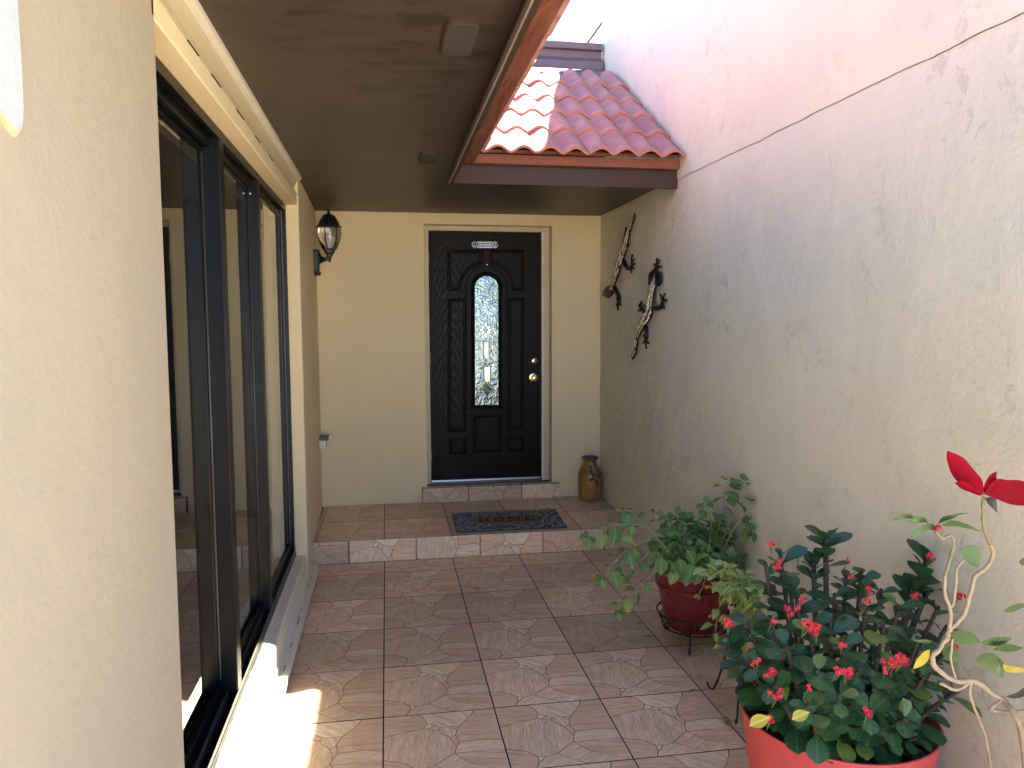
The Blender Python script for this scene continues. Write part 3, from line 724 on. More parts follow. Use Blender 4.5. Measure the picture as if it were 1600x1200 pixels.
for a in range(0, 360, 45):                        # flower of bevels
    ca, sa = math.cos(R(a)), math.sin(R(a)); cx, cy = 305, 452; L = 40 if a in (90, 270) else 28
    bevel_piece([(cx+4*ca, cy-4*sa), (cx+L*.55*ca-8*sa, cy-L*.55*sa-8*ca), (cx+L*ca, cy-L*sa), (cx+L*.55*ca+8*sa, cy-L*.55*sa+8*ca)], 'bevelglass', .005)
line([(311, 660), (336, 695), (313, 730), (287, 697), (311, 660)], .0035, 'bevelglass'); line([(311, 715), (296, 690)], .003, 'bevelglass'); line([(311, 715), (328, 688)], .003, 'bevelglass'); line([(311, 715), (313, 730)], .003, 'bevelglass')
bevel_piece([(311, 668), (330, 694), (313, 722), (293, 696)], 'darkglass', .001)
kb = dpt(503, 645); lathe('knob', [(.034, 0), (.034, .006), (.016, .010), (.012, .03), (.022, .042), (.029, .055), (.026, .068), (.012, .074), (.0005, .075)], M['brass'], fd, 24, (kb.x, DY, kb.y), '-Y')
kd = dpt(505, 577); lathe('deadbolt', [(.028, 0), (.028, .008), (.022, .014), (.012, .016), (.0005, .0165)], M['brass'], fd, 24, (kd.x, DY, kd.y), '-Y')
for cy in (165, 570, 965):
    q = dpt(78, cy); V, Fc = [], []
    for k in range(5): addtube(V, Fc, [(DX0-.0015, DY-.008, q.y-.05+k*.0205), (DX0-.0015, DY-.008, q.y-.05+k*.0205+.0185)], .0062, 8)
    mk('hinge', V, Fc, M['hinge'], fd, True)
q = dpt(310, 190); lathe('peephole', [(.006, 0), (.005, .003), (.0005, .0032)], M['steel'], fd, 12, (q.x, DY, q.y), '-Y')
sk = thing('door_plaque', 'small blue plaque with white ringed ends near the top of the front door', 'plaque', (.8, DY-.004, 2.23))
a, b = dpt(270, 98), dpt(332, 124)
box('plaque_plate', a.x, b.x, DY-.003, DY-.0004, b.y, a.y, M['blueplaq'], sk)
for z in (a.y-.0055, b.y+.0055): box('plaque_border', a.x, b.x, DY-.0042, DY-.0031, z-.0048, z+.0048, M['whiteprint'], sk)
for k in range(9): box('plaque_lettering', a.x+.012+k*.0115, a.x+.019+k*.0115, DY-.0040, DY-.0031, (a.y+b.y)/2-.006, (a.y+b.y)/2+.006*(1 if k % 3 else .2), M['whiteprint'] if k % 2 else M['steel'], sk)
for cx in (259, 343):
    q = dpt(cx, 111); t = bpy.data.objects
    V, Fc = [], []; addtube(V, Fc, [(q.x+.0185*math.cos(R(k*20)), DY-.004, q.y+.0235*math.sin(R(k*20))) for k in range(19)], .0042, 6, False); mk('plaque_ring', V, Fc, M['whiteprint'], sk, True)
    box('plaque_mark', q.x-.003, q.x+.003, DY-.004, DY-.0004, q.y-.012, q.y+.014, M['whiteprint'], sk); box('plaque_mark', q.x-.009, q.x+.009, DY-.0038, DY-.0005, q.y-.015, q.y-.010, M['whiteprint'], sk)

# ------------------------------------------------------------------ wall lantern
la = thing('wall_lantern', 'black carriage lantern on a curved bracket in the porch corner', 'lantern', (-.52, 5.83, 2.0))
lx, ly = -.405, 5.83
bp = box('back_plate', -.526, -.478, ly-.045, ly+.045, 1.975, 2.142, M['lampblack'], la, .012)
lathe('plate_foot', [(.018, 0), (.026, .008), (.026, .022), (.016, .030)], M['lampblack'], bp, 20, (-.494, ly, 1.955))
tube('arm', smooth_path([(-.485, ly, 2.075), (-.452, ly, 2.072), (-.425, ly, 2.080), (-.405, ly, 2.090)], 6), [.044]*3+[.036, .030, .026, .022, .019, .017, .015]+[.0145]*9, M['lampblack'], la, 12)
lathe('finial_drop', [(.0005, 0), (.008, .006), (.010, .016), (.006, .022), (.014, .030), (.016, .044)], M['lampblack'], la, 16, (lx, ly, 2.050))
lathe('cup', [(.010, 0), (.022, .008), (.024, .02), (.036, .034), (.040, .05), (.052, .056), (.052, .062), (.046, .066)], M['lampblack'], la, 6, (lx, ly, 2.088), smooth=False)
def cage(t): return .046+.036*math.sin(min(1, t*1.08)*math.pi*.62)
for k in range(6):
    a = R(60*k+15)
    tube('cage_rib', [(lx+(cage(t/8)+.003)*math.cos(a), ly+(cage(t/8)+.003)*math.sin(a), 2.150+.155*t/8) for t in range(9)], .0042, M['lampblack'], la, 6)
lathe('glass_shade', [(cage(t/8), 2.150+.155*t/8) for t in range(9)], M['lampglass'], la, 24, (lx, ly, 0))
lathe('cap_rim', [(.074, 0), (.094, .004), (.090, .014), (.076, .020)], M['lampblack'], la, 6, (lx, ly, 2.302), smooth=False)
lathe('cap_dome', [(.082, 0), (.074, .018), (.060, .048), (.050, .060), (.046, .072), (.030, .082), (.014, .086)], M['lampblack'], la, 12, (lx, ly, 2.318), smooth=False)
lathe('finial', [(.012, 0), (.016, .006), (.009, .014), (.012, .020), (.006, .030), (.0045, .048), (.0005, .075)], M['lampblack'], la, 14, (lx, ly, 2.400))
lathe('bulb', [(.010, 0), (.014, .02), (.026, .05), (.030, .068), (.024, .09), (.0005, .102)], M['bulb'], la, 18, (lx, ly, 2.158))

# ------------------------------------------------------------------ small outlet box in the corner
ob = thing('outlet_box', 'small weathered outlet box with grey lid low in the porch corner', 'outlet', (-.51, 5.97, .66))
box('box_body', -.523, -.468, 5.915, 6.005, .650, .712, M['trackpaint'], ob, .003)
box('lid', -.524, -.452, 5.905, 6.012, .7135, .742, M['greyrail'], ob, .006)
tube('latch', smooth_path([(-.452, 5.94, .728), (-.425, 5.945, .738), (-.41, 5.95, .734)], 4), .007, M['steel'], ob)
tube('wire', [(-.515, 5.93, .65), (-.516, 5.93, .60)], .003, M['trackpaint'], ob)

# ------------------------------------------------------------------ lizards on the garden wall
def lizpt(cx, cy, off=.022): p = on('X', XR-off, 860+cx/4.1375, 310+cy/4.138); return p
def lizard(label, spine, head, legs, seed):
    base = lizpt(*spine[len(spine)//2][:2]); rnd = random.Random(seed)
    t = thing('lizard_ornament', label, 'wall ornament', base, 'metal lizards on the wall')
    pts = [lizpt(a, b) for a, b, _ in spine]; px = [c/4.1375/FPX for _, _, c in spine]
    sm = smooth_path(pts, 5); rad = []
    for i in range(len(px)-1):
        for s in range(5): rad.append(px[i]+(px[i+1]-px[i])*s/5)
    rad.append(px[-1]); ws = [r*(p-CAM).length*1.0 for r, p in zip(rad, sm)]
    Lf, Rt = [], []
    for i, p in enumerate(sm):
        tg = (sm[min(i+1, len(sm)-1)]-sm[max(i-1, 0)]).normalized(); nn = Vector((1, 0, 0)).cross(tg).normalized()
        w2 = ws[i]*2.1
        Lf.append(p+nn*w2); Rt.append(p-nn*w2)
    V = [v+Vector((.004, 0, 0)) for v in Lf+Rt]+[p-Vector((.008, 0, 0)) for p in sm]; n = len(sm)
    Fc = [(i, i+1, 2*n+i+1, 2*n+i) for i in range(n-1)]+[(2*n+i, 2*n+i+1, n+i+1, n+i) for i in range(n-1)]+[(i, n+i, n+i+1, i+1) for i in range(n-1)]
    body = mk('body', V, Fc, M['lizback'], t, True)
    V, Fc = [], []; addtube(V, Fc, Lf, .0052, 6); addtube(V, Fc, Rt, .0052, 6); mk('body_rim', V, Fc, M['iron'], t, True)
    V, Fc = [], []
    for i in range(1, n-1):
        for k in range(3):
            f = (-.62, 0, .62)[k]+rnd.uniform(-.12, .12)
            if rnd.random() < .12: continue
            c = sm[i].lerp(Lf[i] if f > 0 else Rt[i], abs(f))-Vector((.009*(1-abs(f))+.002, 0, 0))
            r = min(ws[i]*.62, rnd.uniform(.011, .016)); b0 = len(V)
            for h, rr in ((0, 1), (.5, .8), (.75, .3)):
                for q in range(6): V.append(c+Vector((-h*r*.8, rr*r*math.cos(q*math.pi/3), rr*r*math.sin(q*math.pi/3))))
            for a_ in range(2):
                for q in range(6): Fc.append((b0+a_*6+q, b0+a_*6+(q+1) % 6, b0+a_*6+6+(q+1) % 6, b0+a_*6+6+q))
            Fc.append(tuple(b0+12+q for q in range(6)))
    bd = mk('mosaic_beads', V, Fc, M['bead'], t, True); bd['kind'] = 'stuff'
    HP = [lizpt(*q, .026) for q in head]; c = sum(HP, Vector())/len(HP)-Vector((.016, 0, 0)); m_ = len(HP)
    V = HP+[v+Vector((.014, 0, 0)) for v in HP]+[c]
    mk('head', V, [(i, (i+1) % m_, 2*m_) for i in range(m_)]+[(i, m_+i, m_+(i+1) % m_, (i+1) % m_) for i in range(m_)]+[tuple(range(m_, 2*m_))], M['iron'], t)
    for path, toes in legs:
        P = [lizpt(*q, .020) for q in path]; V, Fc = [], []
        sp = smooth_path(P, 4); addtube(V, Fc, sp, [.017-.006*i/len(sp) for i in range(len(sp))], 7)
        for q in toes:
            e = lizpt(*q, .016); s = P[-1]; addtube(V, Fc, [s, s.lerp(e, .55)+Vector((-.004, 0, 0)), e], [.008, .0065, .0075], 6)
        mk('leg', V, Fc, M['iron'], t, True)
lizard('metal mosaic lizard on the wall climbing head down beside the soffit',
       [(545, 103, 5), (530, 145, 8), (515, 190, 10), (497, 250, 15), (486, 305, 16), (462, 365, 20), (438, 440, 21), (421, 500, 17), (405, 560, 12), (393, 585, 8)],
       [(400, 565), (372, 562), (350, 582), (333, 628), (372, 646), (398, 615)],
       [([(474, 405), (500, 455), (527, 438)], [(530, 362), (548, 422), (541, 392), (524, 482), (541, 455)]),
        ([(500, 300), (478, 275), (490, 240)], [(478, 226), (490, 188), (522, 205)]),
        ([(415, 575), (440, 630), (445, 668)], [(427, 690), (456, 690), (437, 722), (430, 645)])], 3)
lizard('metal mosaic lizard on the wall climbing head up with arched forearm',
       [(525, 1030, 7), (545, 990, 11), (553, 940, 12), (562, 880, 14), (585, 825, 17), (615, 775, 22), (640, 715, 26), (648, 650, 24), (660, 590, 20), (676, 540, 15), (686, 515, 10)],
       [(672, 520), (672, 485), (690, 470), (710, 485), (712, 540), (695, 568)],
       [([(648, 560), (650, 495), (690, 448)], [(690, 388), (708, 398), (672, 424), (716, 440)]),
        ([(662, 712), (712, 706), (728, 662)], [(741, 614), (751, 660), (712, 622), (736, 712)]),
        ([(628, 735), (600, 728), (588, 718)], [(588, 664), (574, 684), (569, 727), (604, 690)]),
        ([(612, 825), (622, 880), (618, 915)], [(598, 936), (637, 938), (622, 972), (604, 884)])], 5)

# ------------------------------------------------------------------ vase and doormat
vs = thing('floor_vase', 'ochre ceramic vase with teal leaf relief in the porch corner', 'vase', (1.625, 5.985, .156))
vo = (1.625, 5.975, .1575)
vbody = lathe('vase_body', [(.070, 0), (.084, .008), (.092, .05), (.096, .12), (.097, .19), (.092, .225), (.072, .262), (.054, .285), (.050, .315), (.056, .33)], M['vase'], vs, 40, vo, wob=.012)
lathe('vase_rim', [(.054, .328), (.068, .338), (.070, .348), (.060, .352), (.048, .346), (.040, .30), (.0005, .29)], M['vaserim'], vs, 32, vo, wob=.03)
rnd = random.Random(4)
for k in range(26):
    ang = R(-98+rnd.uniform(-8, 48)); z = .20+rnd.gauss(0, .035); rr = .098 if z < .22 else .098-(z-.22)*.55
    c = Vector(vo)+Vector((rr*math.cos(ang), rr*math.sin(ang), z)); o_ = Vector((math.cos(ang), math.sin(ang), 0)); tx = Vector((-math.sin(ang), math.cos(ang), 0)); a = rnd.uniform(0, 6.28); L = rnd.uniform(.014, .024)
    u_ = tx*math.cos(a)+Vector((0, 0, 1))*math.sin(a); v_ = o_.cross(u_)
    mk('relief_leaf', [c-u_*L, c+v_*L*.45+o_*.001, c+u_*L, c-v_*L*.45+o_*.001, c+o_*.006], [(0, 1, 4), (1, 2, 4), (2, 3, 4), (3, 0, 4)], M['teal'], vbody)
lathe('relief_knob', [(.012, 0), (.010, .008), (.0005, .010)], M['rubber'], vs, 12, (vo[0]-.012, vo[1]-.056, vo[2]+.275), '-Y')
dm = thing('door_mat', 'slate grey pebble textured doormat lettered HOME below the front door', 'doormat', (.85, 5.4, .157))
mq = [(.452, 5.150), (1.235, 5.145), (1.262, 5.672), (.465, 5.680)]
ct = Vector((sum(q[0] for q in mq)/4, sum(q[1] for q in mq)/4))
slab('mat_base', mq, .1572, .166, M['mat'], dm)
mu = lambda u, v: Vector(((mq[0][0]*(1-u)+mq[1][0]*u)*(1-v)+(mq[3][0]*(1-u)+mq[2][0]*u)*v, (mq[0][1]*(1-u)+mq[1][1]*u)*(1-v)+(mq[3][1]*(1-u)+mq[2][1]*u)*v, 0))
slab('letter_field', [mu(.19, .36), mu(.79, .36), mu(.79, .66), mu(.19, .66)], .1655, .1685, M['matfield'], dm)
V, Fc = [], []; rnd = random.Random(9)
while len(V) < 900*9:
    u, v = rnd.uniform(.015, .985), rnd.uniform(.02, .98)
    if .18 < u < .80 and .34 < v < .68: continue
    c = mu(u, v); r = rnd.uniform(.005, .011); b0 = len(V); a = rnd.uniform(0, 3)
    for h, s in ((.164, 1), (.1695, .75)):
        for q in range(4): V.append((c.x+r*1.3*s*math.cos(a+q*math.pi/2), c.y+r*s*math.sin(a+q*math.pi/2), h))
    V.append((c.x, c.y, .171))
    for q in range(4): Fc += [(b0+q, b0+(q+1) % 4, b0+4+(q+1) % 4, b0+4+q), (b0+4+q, b0+4+(q+1) % 4, b0+8)]
pb = mk('pebble_relief', V, Fc, M['pebble'], dm, True); pb['kind'] = 'stuff'
def letter(strokes, u0):
    bm = bmesh.new()
    for poly in strokes:
        P = [mu(u0+a*.105, .42+b*.18) for a, b in poly]
        lo = [bm.verts.new((p.x, p.y, .168)) for p in P]; hi = [bm.verts.new((p.x, p.y, .1715)) for p in P]; n = len(P)
        bm.faces.new(hi); [bm.faces.new((lo[i], lo[(i+1) % n], hi[(i+1) % n], hi[i])) for i in range(n)]
    bmk('letter', bm, M['matletter'], dm)
rc = lambda a, b, c, d: [(a, b), (c, b), (c, d), (a, d)]
letter([rc(.1, 0, .28, 1), rc(.68, 0, .86, 1), rc(.29, .44, .67, .58), rc(0, -.02, .38, -.1), rc(.58, -.02, .96, -.1), rc(0, 1.02, .38, 1.1), rc(.58, 1.02, .96, 1.1)], .225)
ro = [(.5+.5*math.cos(R(a)), .5+.54*math.sin(R(a))) for a in range(0, 361, 20)]; ri = [(.5+.28*math.cos(R(a)), .5+.40*math.sin(R(a))) for a in range(0, 361, 20)]
letter([[ro[i], ro[i+1], ri[i+1], ri[i]] for i in range(18)], .362)
letter([rc(.0, 0, .14, 1), rc(.86, 0, 1.04, 1), [(.15, 1), (.32, 1), (.56, .22), (.50, 0)], [(.85, 1), (.72, 1), (.57, .21), (.51, 0)], rc(-.1, -.02, .26, -.1), rc(.76, -.02, 1.14, -.1)], .505)
letter([rc(.1, 0, .28, 1), rc(.29, 0, .85, .12), rc(.29, .88, .85, 1), rc(.29, .45, .65, .57), rc(0, -.02, .36, -.1), rc(.78, .13, .85, .3), rc(.78, .7, .85, .87)], .655)

# ------------------------------------------------------------------ plants: leaf builders
def leaf_mesh(name, L, W, mat, peak=.5, tip=1.0, fold=.25, droop=.25, n=6, wavy=0, petiole=0, pw=.0014, lobes=0):
    """leaf along +Y, width along X, normal +Z; peak: where it is widest; tip: pointedness"""
    V, Fc = [], []
    ex = math.log(.5)/math.log(peak)
    for i in range(n+1):
        t = i/n; w_ = W/2*(math.sin(math.pi*min(1, max(0, t))**ex))**(tip if t > peak else .8)
        if lobes: w_ *= 1+lobes*(1 if i % 2 else -1)
        y_ = petiole+L*t; z_ = -droop*L*t*t
        zz = fold*w_
        V += [(-w_, y_, z_+zz+wavy*math.sin(t*9)*w_), (0, y_, z_), (w_, y_, z_+zz-wavy*math.sin(t*9+1)*w_)]
    for i in range(n):
        a = i*3; Fc += [(a, a+1, a+4, a+3), (a+1, a+2, a+5, a+4)]
    if petiole:
        b = len(V); V += [(-pw, 0, 0), (pw, 0, 0), (0, 0, -pw), (-pw, petiole*1.05, 0), (pw, petiole*1.05, 0), (0, petiole*1.05, -pw)]
        Fc += [(b, b+1, b+4, b+3), (b+1, b+2, b+5, b+4), (b+2, b, b+3, b+5)]
    me = bpy.data.meshes.new(name); me.from_pydata(V, [], Fc); me.materials.append(mat)
    me.polygons.foreach_set('use_smooth', [True]*len(me.polygons)); return me
def put(name, me, parent, p, dirv, up, sc=1., roll=0.):
    d = Vector(dirv).normalized(); u = Vector(up); x = d.cross(u)
    x = x.normalized() if x.length > 1e-4 else d.orthogonal().normalized()
    z = x.cross(d)
    o = bpy.data.objects.new(name, me); link(o, parent)
    mt = Matrix((x, d, z)).transposed().to_4x4()
    o.matrix_local = Matrix.Translation(Vector(p)-parent_loc(parent)) @ mt @ Matrix.Rotation(roll, 4, 'Y') @ Matrix.Scale(sc, 4); return o
UP = Vector((0, 0, 1))
class Extra:                                       # leaves past the first 300 of a plant, joined as one part
    def __init__(s): s.V, s.F, s.M = [], [], []
    def add(s, me, p, dirv, up, sc):
        d = Vector(dirv).normalized(); x = d.cross(Vector(up)); x = x.normalized() if x.length > 1e-4 else d.orthogonal().normalized(); z = x.cross(d)
        b = len(s.V); s.V += [Vector(p)+(x*v.co.x+d*v.co.y+z*v.co.z)*sc for v in me.vertices]
        s.F += [tuple(b+i for i in q.vertices) for q in me.polygons]
    def done(s, name, mat, parent):
        if s.V: o = mk(name, s.V, s.F, mat, parent, True); o['kind'] = 'stuff'
def walk(path, step):
    out, acc = [], 0.
    for i in range(len(path)-1):
        seg = (path[i+1]-path[i]).length; acc += seg
        if acc >= step: out.append((path[i+1], (path[i+1]-path[i]).normalized(), i/(len(path)-1))); acc = 0
    return out
def keep_off_wall(p, m=.02): return Vector((min(p.x, XR-m), p.y, p.z))

# ------------------------------------------------------------------ dark red pot on a low iron stand, with a mint-like herb
PC = Vector((1.508, 3.535, 0)); PH, PB = .385, .092
rp = thing('red_flower_pot', 'glossy dark red flower pot on a low iron stand', 'flower pot', (PC.x, PC.y, PB))
prof = [(.118, 0), (.122, .006), (.150, .175), (.157, .205), (.163, .208), (.164, .222), (.159, .225), (.160, .232), (.167, .236), (.172, .268), (.176, .284), (.174, .292), (.163, .292), (.158, .28), (.150, .22)]
prof = [(r_*1.22, h_) for r_, h_ in prof]
lathe('pot_body', prof, M['redpot'], rp, 48, (PC.x, PC.y, PB))
lathe('soil', [(.186, .25), (.08, .262), (.0005, .266)], M['soil'], rp, 24, (PC.x, PC.y, PB), wob=.05)
ps = thing('iron_pot_stand', 'low black wrought iron stand with scrolled rim holding the red pot', 'plant stand', (PC.x, PC.y, 0))
circ = lambda r, z, n=28: [Vector((PC.x+r*math.cos(2*math.pi*k/n), PC.y+r*math.sin(2*math.pi*k/n), z)) for k in range(n+1)]
tube('hoop', circ(.188, .160), .0042, M['iron'], ps); tube('hoop', circ(.160, .088), .0042, M['iron'], ps)
for k in range(4): a = R(k*45); tube('base_bar', [(PC.x-.16*math.cos(a), PC.y-.16*math.sin(a), .0855-.0005*k), (PC.x+.16*math.cos(a), PC.y+.16*math.sin(a), .0855-.0005*k)], .0035, M['iron'], ps)
for k in range(18):
    a = 2*math.pi*k/18; V = []
    for t in range(13):
        q = t/12; th = a+.16*math.sin(q*math.pi*2)*(1 if k % 2 else -1); rr = .161+.026*q
        V.append((PC.x+rr*math.cos(th), PC.y+rr*math.sin(th), .090+.070*q))
    tube('scroll', V, .0024, M['iron'], ps, 5)
for k in range(3):
    a = R(240+120*k); d = Vector((math.cos(a), math.sin(a), 0))
    pts = [PC+d*.187+UP*.158, PC+d*.174+UP*.105, PC+d*.170+UP*.070, PC+d*.186+UP*.030, PC+d*.190+UP*.010, PC+d*.174+UP*.006, PC+d*.166+UP*.016]
    tube('leg', smooth_path(pts, 4), .0052, M['iron'], ps, 8)
mp = thing('mint_plant', 'sprawling light green herb with rounded leaves growing in the dark red pot', 'plant', (PC.x, PC.y, PB+.26))
ML = [leaf_mesh('leaf', .058, .046, M['mint'], .42, .75, .18, .35, 6, .05, .014), leaf_mesh('leaf', .050, .042, M['mint'], .45, .7, .30, .55, 6, .08, .012), leaf_mesh('leaf', .064, .050, M['mint'], .40, .8, .10, .25, 6, .06, .018), leaf_mesh('leaf', .052, .044, M['mint'], .45, .75, .05, .75, 6, .1, .014)]
rnd = random.Random(21); nleaf = [0]; XM = Extra()
def mleaf(p, d, up, sc):
    nleaf[0] += 1; me = rnd.choice(ML)
    if nleaf[0] <= 285: put('leaf', me, mp, p, d, up, sc)
    else: XM.add(me, p, d, up, sc)
def mint_stem(pts, start=.25, step=.036, size=1., droop=.25, r0=.0036):
    path = [keep_off_wall(p) for p in smooth_path(pts, 8)]
    tube('stem', path, [r0*(1-.55*i/len(path)) for i in range(len(path))], M['mintstem'], mp, 5)
    ph = rnd.uniform(0, 3)
    for p, t, f in walk(path, step):
        if f < start: continue
        ph += math.pi/2
        sd = t.orthogonal().normalized(); sd = Matrix.Rotation(ph, 3, t) @ sd
        for sg in (1, -1):
            d = (sd*sg*.95+t*.35+UP*rnd.uniform(-.35, .1)); sc = size*rnd.uniform(.65, 1.08)*(1.05-.3*f)
            q = p+d.normalized()*.06
            if q.x > XR-.02: continue
            mleaf(p, d, UP+Vector((rnd.uniform(-.4, .4), -.35+rnd.uniform(-.4, .4), 0)), sc*1.45)
    tp = path[-1]; t = (path[-1]-path[-3]).normalized()
    for k in range(4):
        sd = Matrix.Rotation(k*math.pi/2+ph, 3, t) @ t.orthogonal().normalized()
        if (tp+sd*.04).x > XR-.01: continue
        mleaf(tp, sd+t*.7+UP*rnd.uniform(-.3, .2), UP+Vector((rnd.uniform(-.3, .3), -.4, 0)), size*rnd.uniform(.6, .85))
def mpx(cx, cy, Y): return on('Y', Y, 880+cx/3.636, 720+cy/3.636)
S0 = lambda dx, dy: PC+Vector((dx, dy, PB+.262))
mint_stem([S0(-.05, -.02), mpx(560, 470, 3.44), mpx(480, 452, 3.40), mpx(350, 520, 3.36), mpx(270, 600, 3.34), mpx(218, 665, 3.32)], .45, .05)
mint_stem([S0(-.06, .03), mpx(520, 420, 3.50), mpx(430, 365, 3.50), mpx(300, 362, 3.50), mpx(215, 395, 3.50), mpx(150, 425, 3.5)], .38, .036)
mint_stem([S0(-.05, .05), mpx(500, 400, 3.56), mpx(430, 330, 3.56), mpx(375, 290, 3.56), mpx(350, 292, 3.56)], .4, .045)
mint_stem([S0(-.10, -.04), mpx(535, 590, 3.38), mpx(520, 612, 3.36), mpx(470, 680, 3.33), mpx(400, 750, 3.31), mpx(320, 815, 3.30), mpx(312, 850, 3.30)], .5, .045, .8)
mint_stem([S0(-.08, 0), mpx(520, 520, 3.42), mpx(430, 580, 3.38), mpx(370, 615, 3.36), mpx(345, 640, 3.36)], .4, .045, .85)
mint_stem([S0(-.02, .06), mpx(540, 360, 3.56), mpx(525, 300, 3.56)], .4, .045, .9)
mint_stem([S0(.06, .02), mpx(890, 340, 3.50), mpx(915, 200, 3.50), mpx(935, 118, 3.5)], .45, .05, 1.05)
mint_stem([S0(.08, 0), mpx(950, 340, 3.46), mpx(1010, 250, 3.44), mpx(1080, 190, 3.44), mpx(1100, 130, 3.44)], .35, .042, 1.12)
mint_stem([S0(.08, -.04), mpx(960, 400, 3.40), mpx(1040, 310, 3.38), mpx(1085, 330, 3.38), mpx(1085, 400, 3.38)], .3, .042, 1.1)
mint_stem([S0(.05, .03), mpx(840, 380, 3.52), mpx(830, 300, 3.52), mpx(810, 255, 3.52)], .35, .045)
for k in range(44):
    a = 2*math.pi*k/44*3+rnd.uniform(-.15, .15); r = rnd.uniform(.07, .19); h = rnd.uniform(.10, .26)-.05*(r > .15)
    if math.sin(a) < -.2: h *= .65
    d = Vector((math.cos(a), math.sin(a), 0)); b = S0(.03*d.x, .03*d.y)
    mint_stem([b, b+d*r*.45+UP*h*.75, b+d*r+UP*h], .3, .034, rnd.uniform(.8, 1.05))
XM.done('inner_foliage', M['mint'], mp)
for (cx, cy, Y) in ((650, 570, 3.34), (700, 620, 3.33), (640, 640, 3.33), (740, 590, 3.33), (780, 640, 3.33), (600, 600, 3.35), (690, 520, 3.35), (560, 560, 3.37), (840, 620, 3.33), (890, 600, 3.34)):
    p = mpx(cx, cy-30, Y+.03); put('leaf', rnd.choice(ML), mp, p, (rnd.uniform(-.5, .5), -.55, -.6), (0, -.6, .6), 1.25)
tube('stem', smooth_path([S0(.0, -.14), mpx(790, 640, 3.325), mpx(808, 655, 3.318), mpx(795, 710, 3.322), mpx(770, 760, 3.325)], 5), .0026, M['mintstem'], mp, 5)
put('leaf', ML[1], mp, mpx(770, 758, 3.325), (-.1, -.4, -1), (0, -1, .2), .5); put('leaf', ML[1], mp, mpx(770, 758, 3.325), (-.8, -.3, -.3), (0, -1, .5), .45)
for q, (dx, h) in enumerate(((.0, .17), (.014, .145), (.03, .15))):
    b = S0(-.02+dx, 0); V = []
    tube('stake', [b, b+Vector((.004, 0, h*.6)), b+Vector((.003*q, 0, h))], [.010, .009, .006], M['woodstake'], mp, 5)

# ------------------------------------------------------------------ coral tub with crown of thorns
TC = Vector((1.361, 2.085, 0)); TR_, THt = .289, .40
tb = thing('coral_tub', 'large coral red plastic tub with the thorny flowering shrub', 'tub', (TC.x, TC.y, 0))
lathe('tub_body', [(.215, 0), (.222, .004), (.262, .22), (.2625, .235), (.266, .238), (.267, .252), (.2655, .256), (TR_-.004, THt-.006), (TR_, THt-.004), (TR_, THt+.001), (TR_-.005, THt+.002), (TR_-.010, THt-.004), (TR_-.020, THt-.06), (.255, .28)], M['coral'], tb, 64, (TC.x, TC.y, 0))
lathe('soil', [(.262, .30), (.15, .312), (.0005, .315)], M['soil'], tb, 32, (TC.x, TC.y, 0), wob=.04)
ck = thing('crown_of_thorns', 'dark green thorny shrub with small coral flowers filling the coral tub', 'shrub', (TC.x, TC.y, .31))
TL_ = [leaf_mesh('leaf', .074, .049, M['thornleaf'], .66, .42, .16, .18, 8, .03), leaf_mesh('leaf', .064, .045, M['thornleaf'], .68, .40, .24, .30, 8, .05), leaf_mesh('leaf', .080, .050, M['thornleaf'], .64, .42, .10, .35, 8, .04), leaf_mesh('leaf', .055, .040, M['thornleaf'], .68, .40, .3, .1, 8, .06)]
TY = [leaf_mesh('leaf', .060, .034, M['thornyoung'], .62, .55, .25, .2, 6, .05)]
rnd = random.Random(33); nl = [0]; XT = Extra()
def thorn_stem(tip, base=None, lean=.5, leaves=9, young=.08, bare=.0, r=.0075, size=1.):
    tip = keep_off_wall(Vector(tip), .03)
    if base is None:
        v = Vector((tip.x-TC.x, tip.y-TC.y, 0)); base = TC+v*min(.75, .20/max(v.length, .01))*.8+UP*.31
    mid = base.lerp(tip, .5)+UP*.05*lean
    path = smooth_path([base, mid, tip], 8); n = len(path)
    V, Fc = [], []; addtube(V, Fc, path, [r*(1.15-.45*i/n) for i in range(n)], 7)
    for p, t, f in walk(path, .012):
        for k in range(3):
            sd = Matrix.Rotation(rnd.uniform(0, 6.28), 3, t) @ t.orthogonal().normalized(); b = len(V); e = r*.7
            o2 = t.cross(sd); V += [p+sd*e+o2*.0018, p+sd*e-o2*.0018, p+sd*e+t*.0022, p+sd*(e+rnd.uniform(.008, .014))]
            Fc += [(b, b+1, b+3), (b+1, b+2, b+3), (b+2, b, b+3)]
    mk('stem', V, Fc, M['thornstem'], ck, True)
    L = sum((path[i+1]-path[i]).length for i in range(n-1)); ph = rnd.uniform(0, 6)
    for k in range(leaves):
        f = 1-(k/leaves)*min(.85, .115*leaves*.12/max(L, .05)+.25)*(1-bare); i = min(n-2, int(f*(n-1))); p = path[i]; t = (path[i+1]-path[i]).normalized(); ph += 2.4
        sd = Matrix.Rotation(ph, 3, t) @ t.orthogonal().normalized()
        el = .75-.55*k/leaves+bare; d = sd+t*el+UP*rnd.uniform(-.15, .15)
        if (p+d.normalized()*.07).x > XR-.012: continue
        yg = rnd.random() < young
        a_ = (rnd.choice(TY if yg else TL_), p, d, UP+t*.5+Vector((0, -.3, 0)), size*rnd.uniform(.6, 1.2)*(.75 if k < 2 else 1)); nl[0] += 1
        if nl[0] <= 285: put('leaf', a_[0], ck, *a_[1:])
        else: XT.add(*a_)
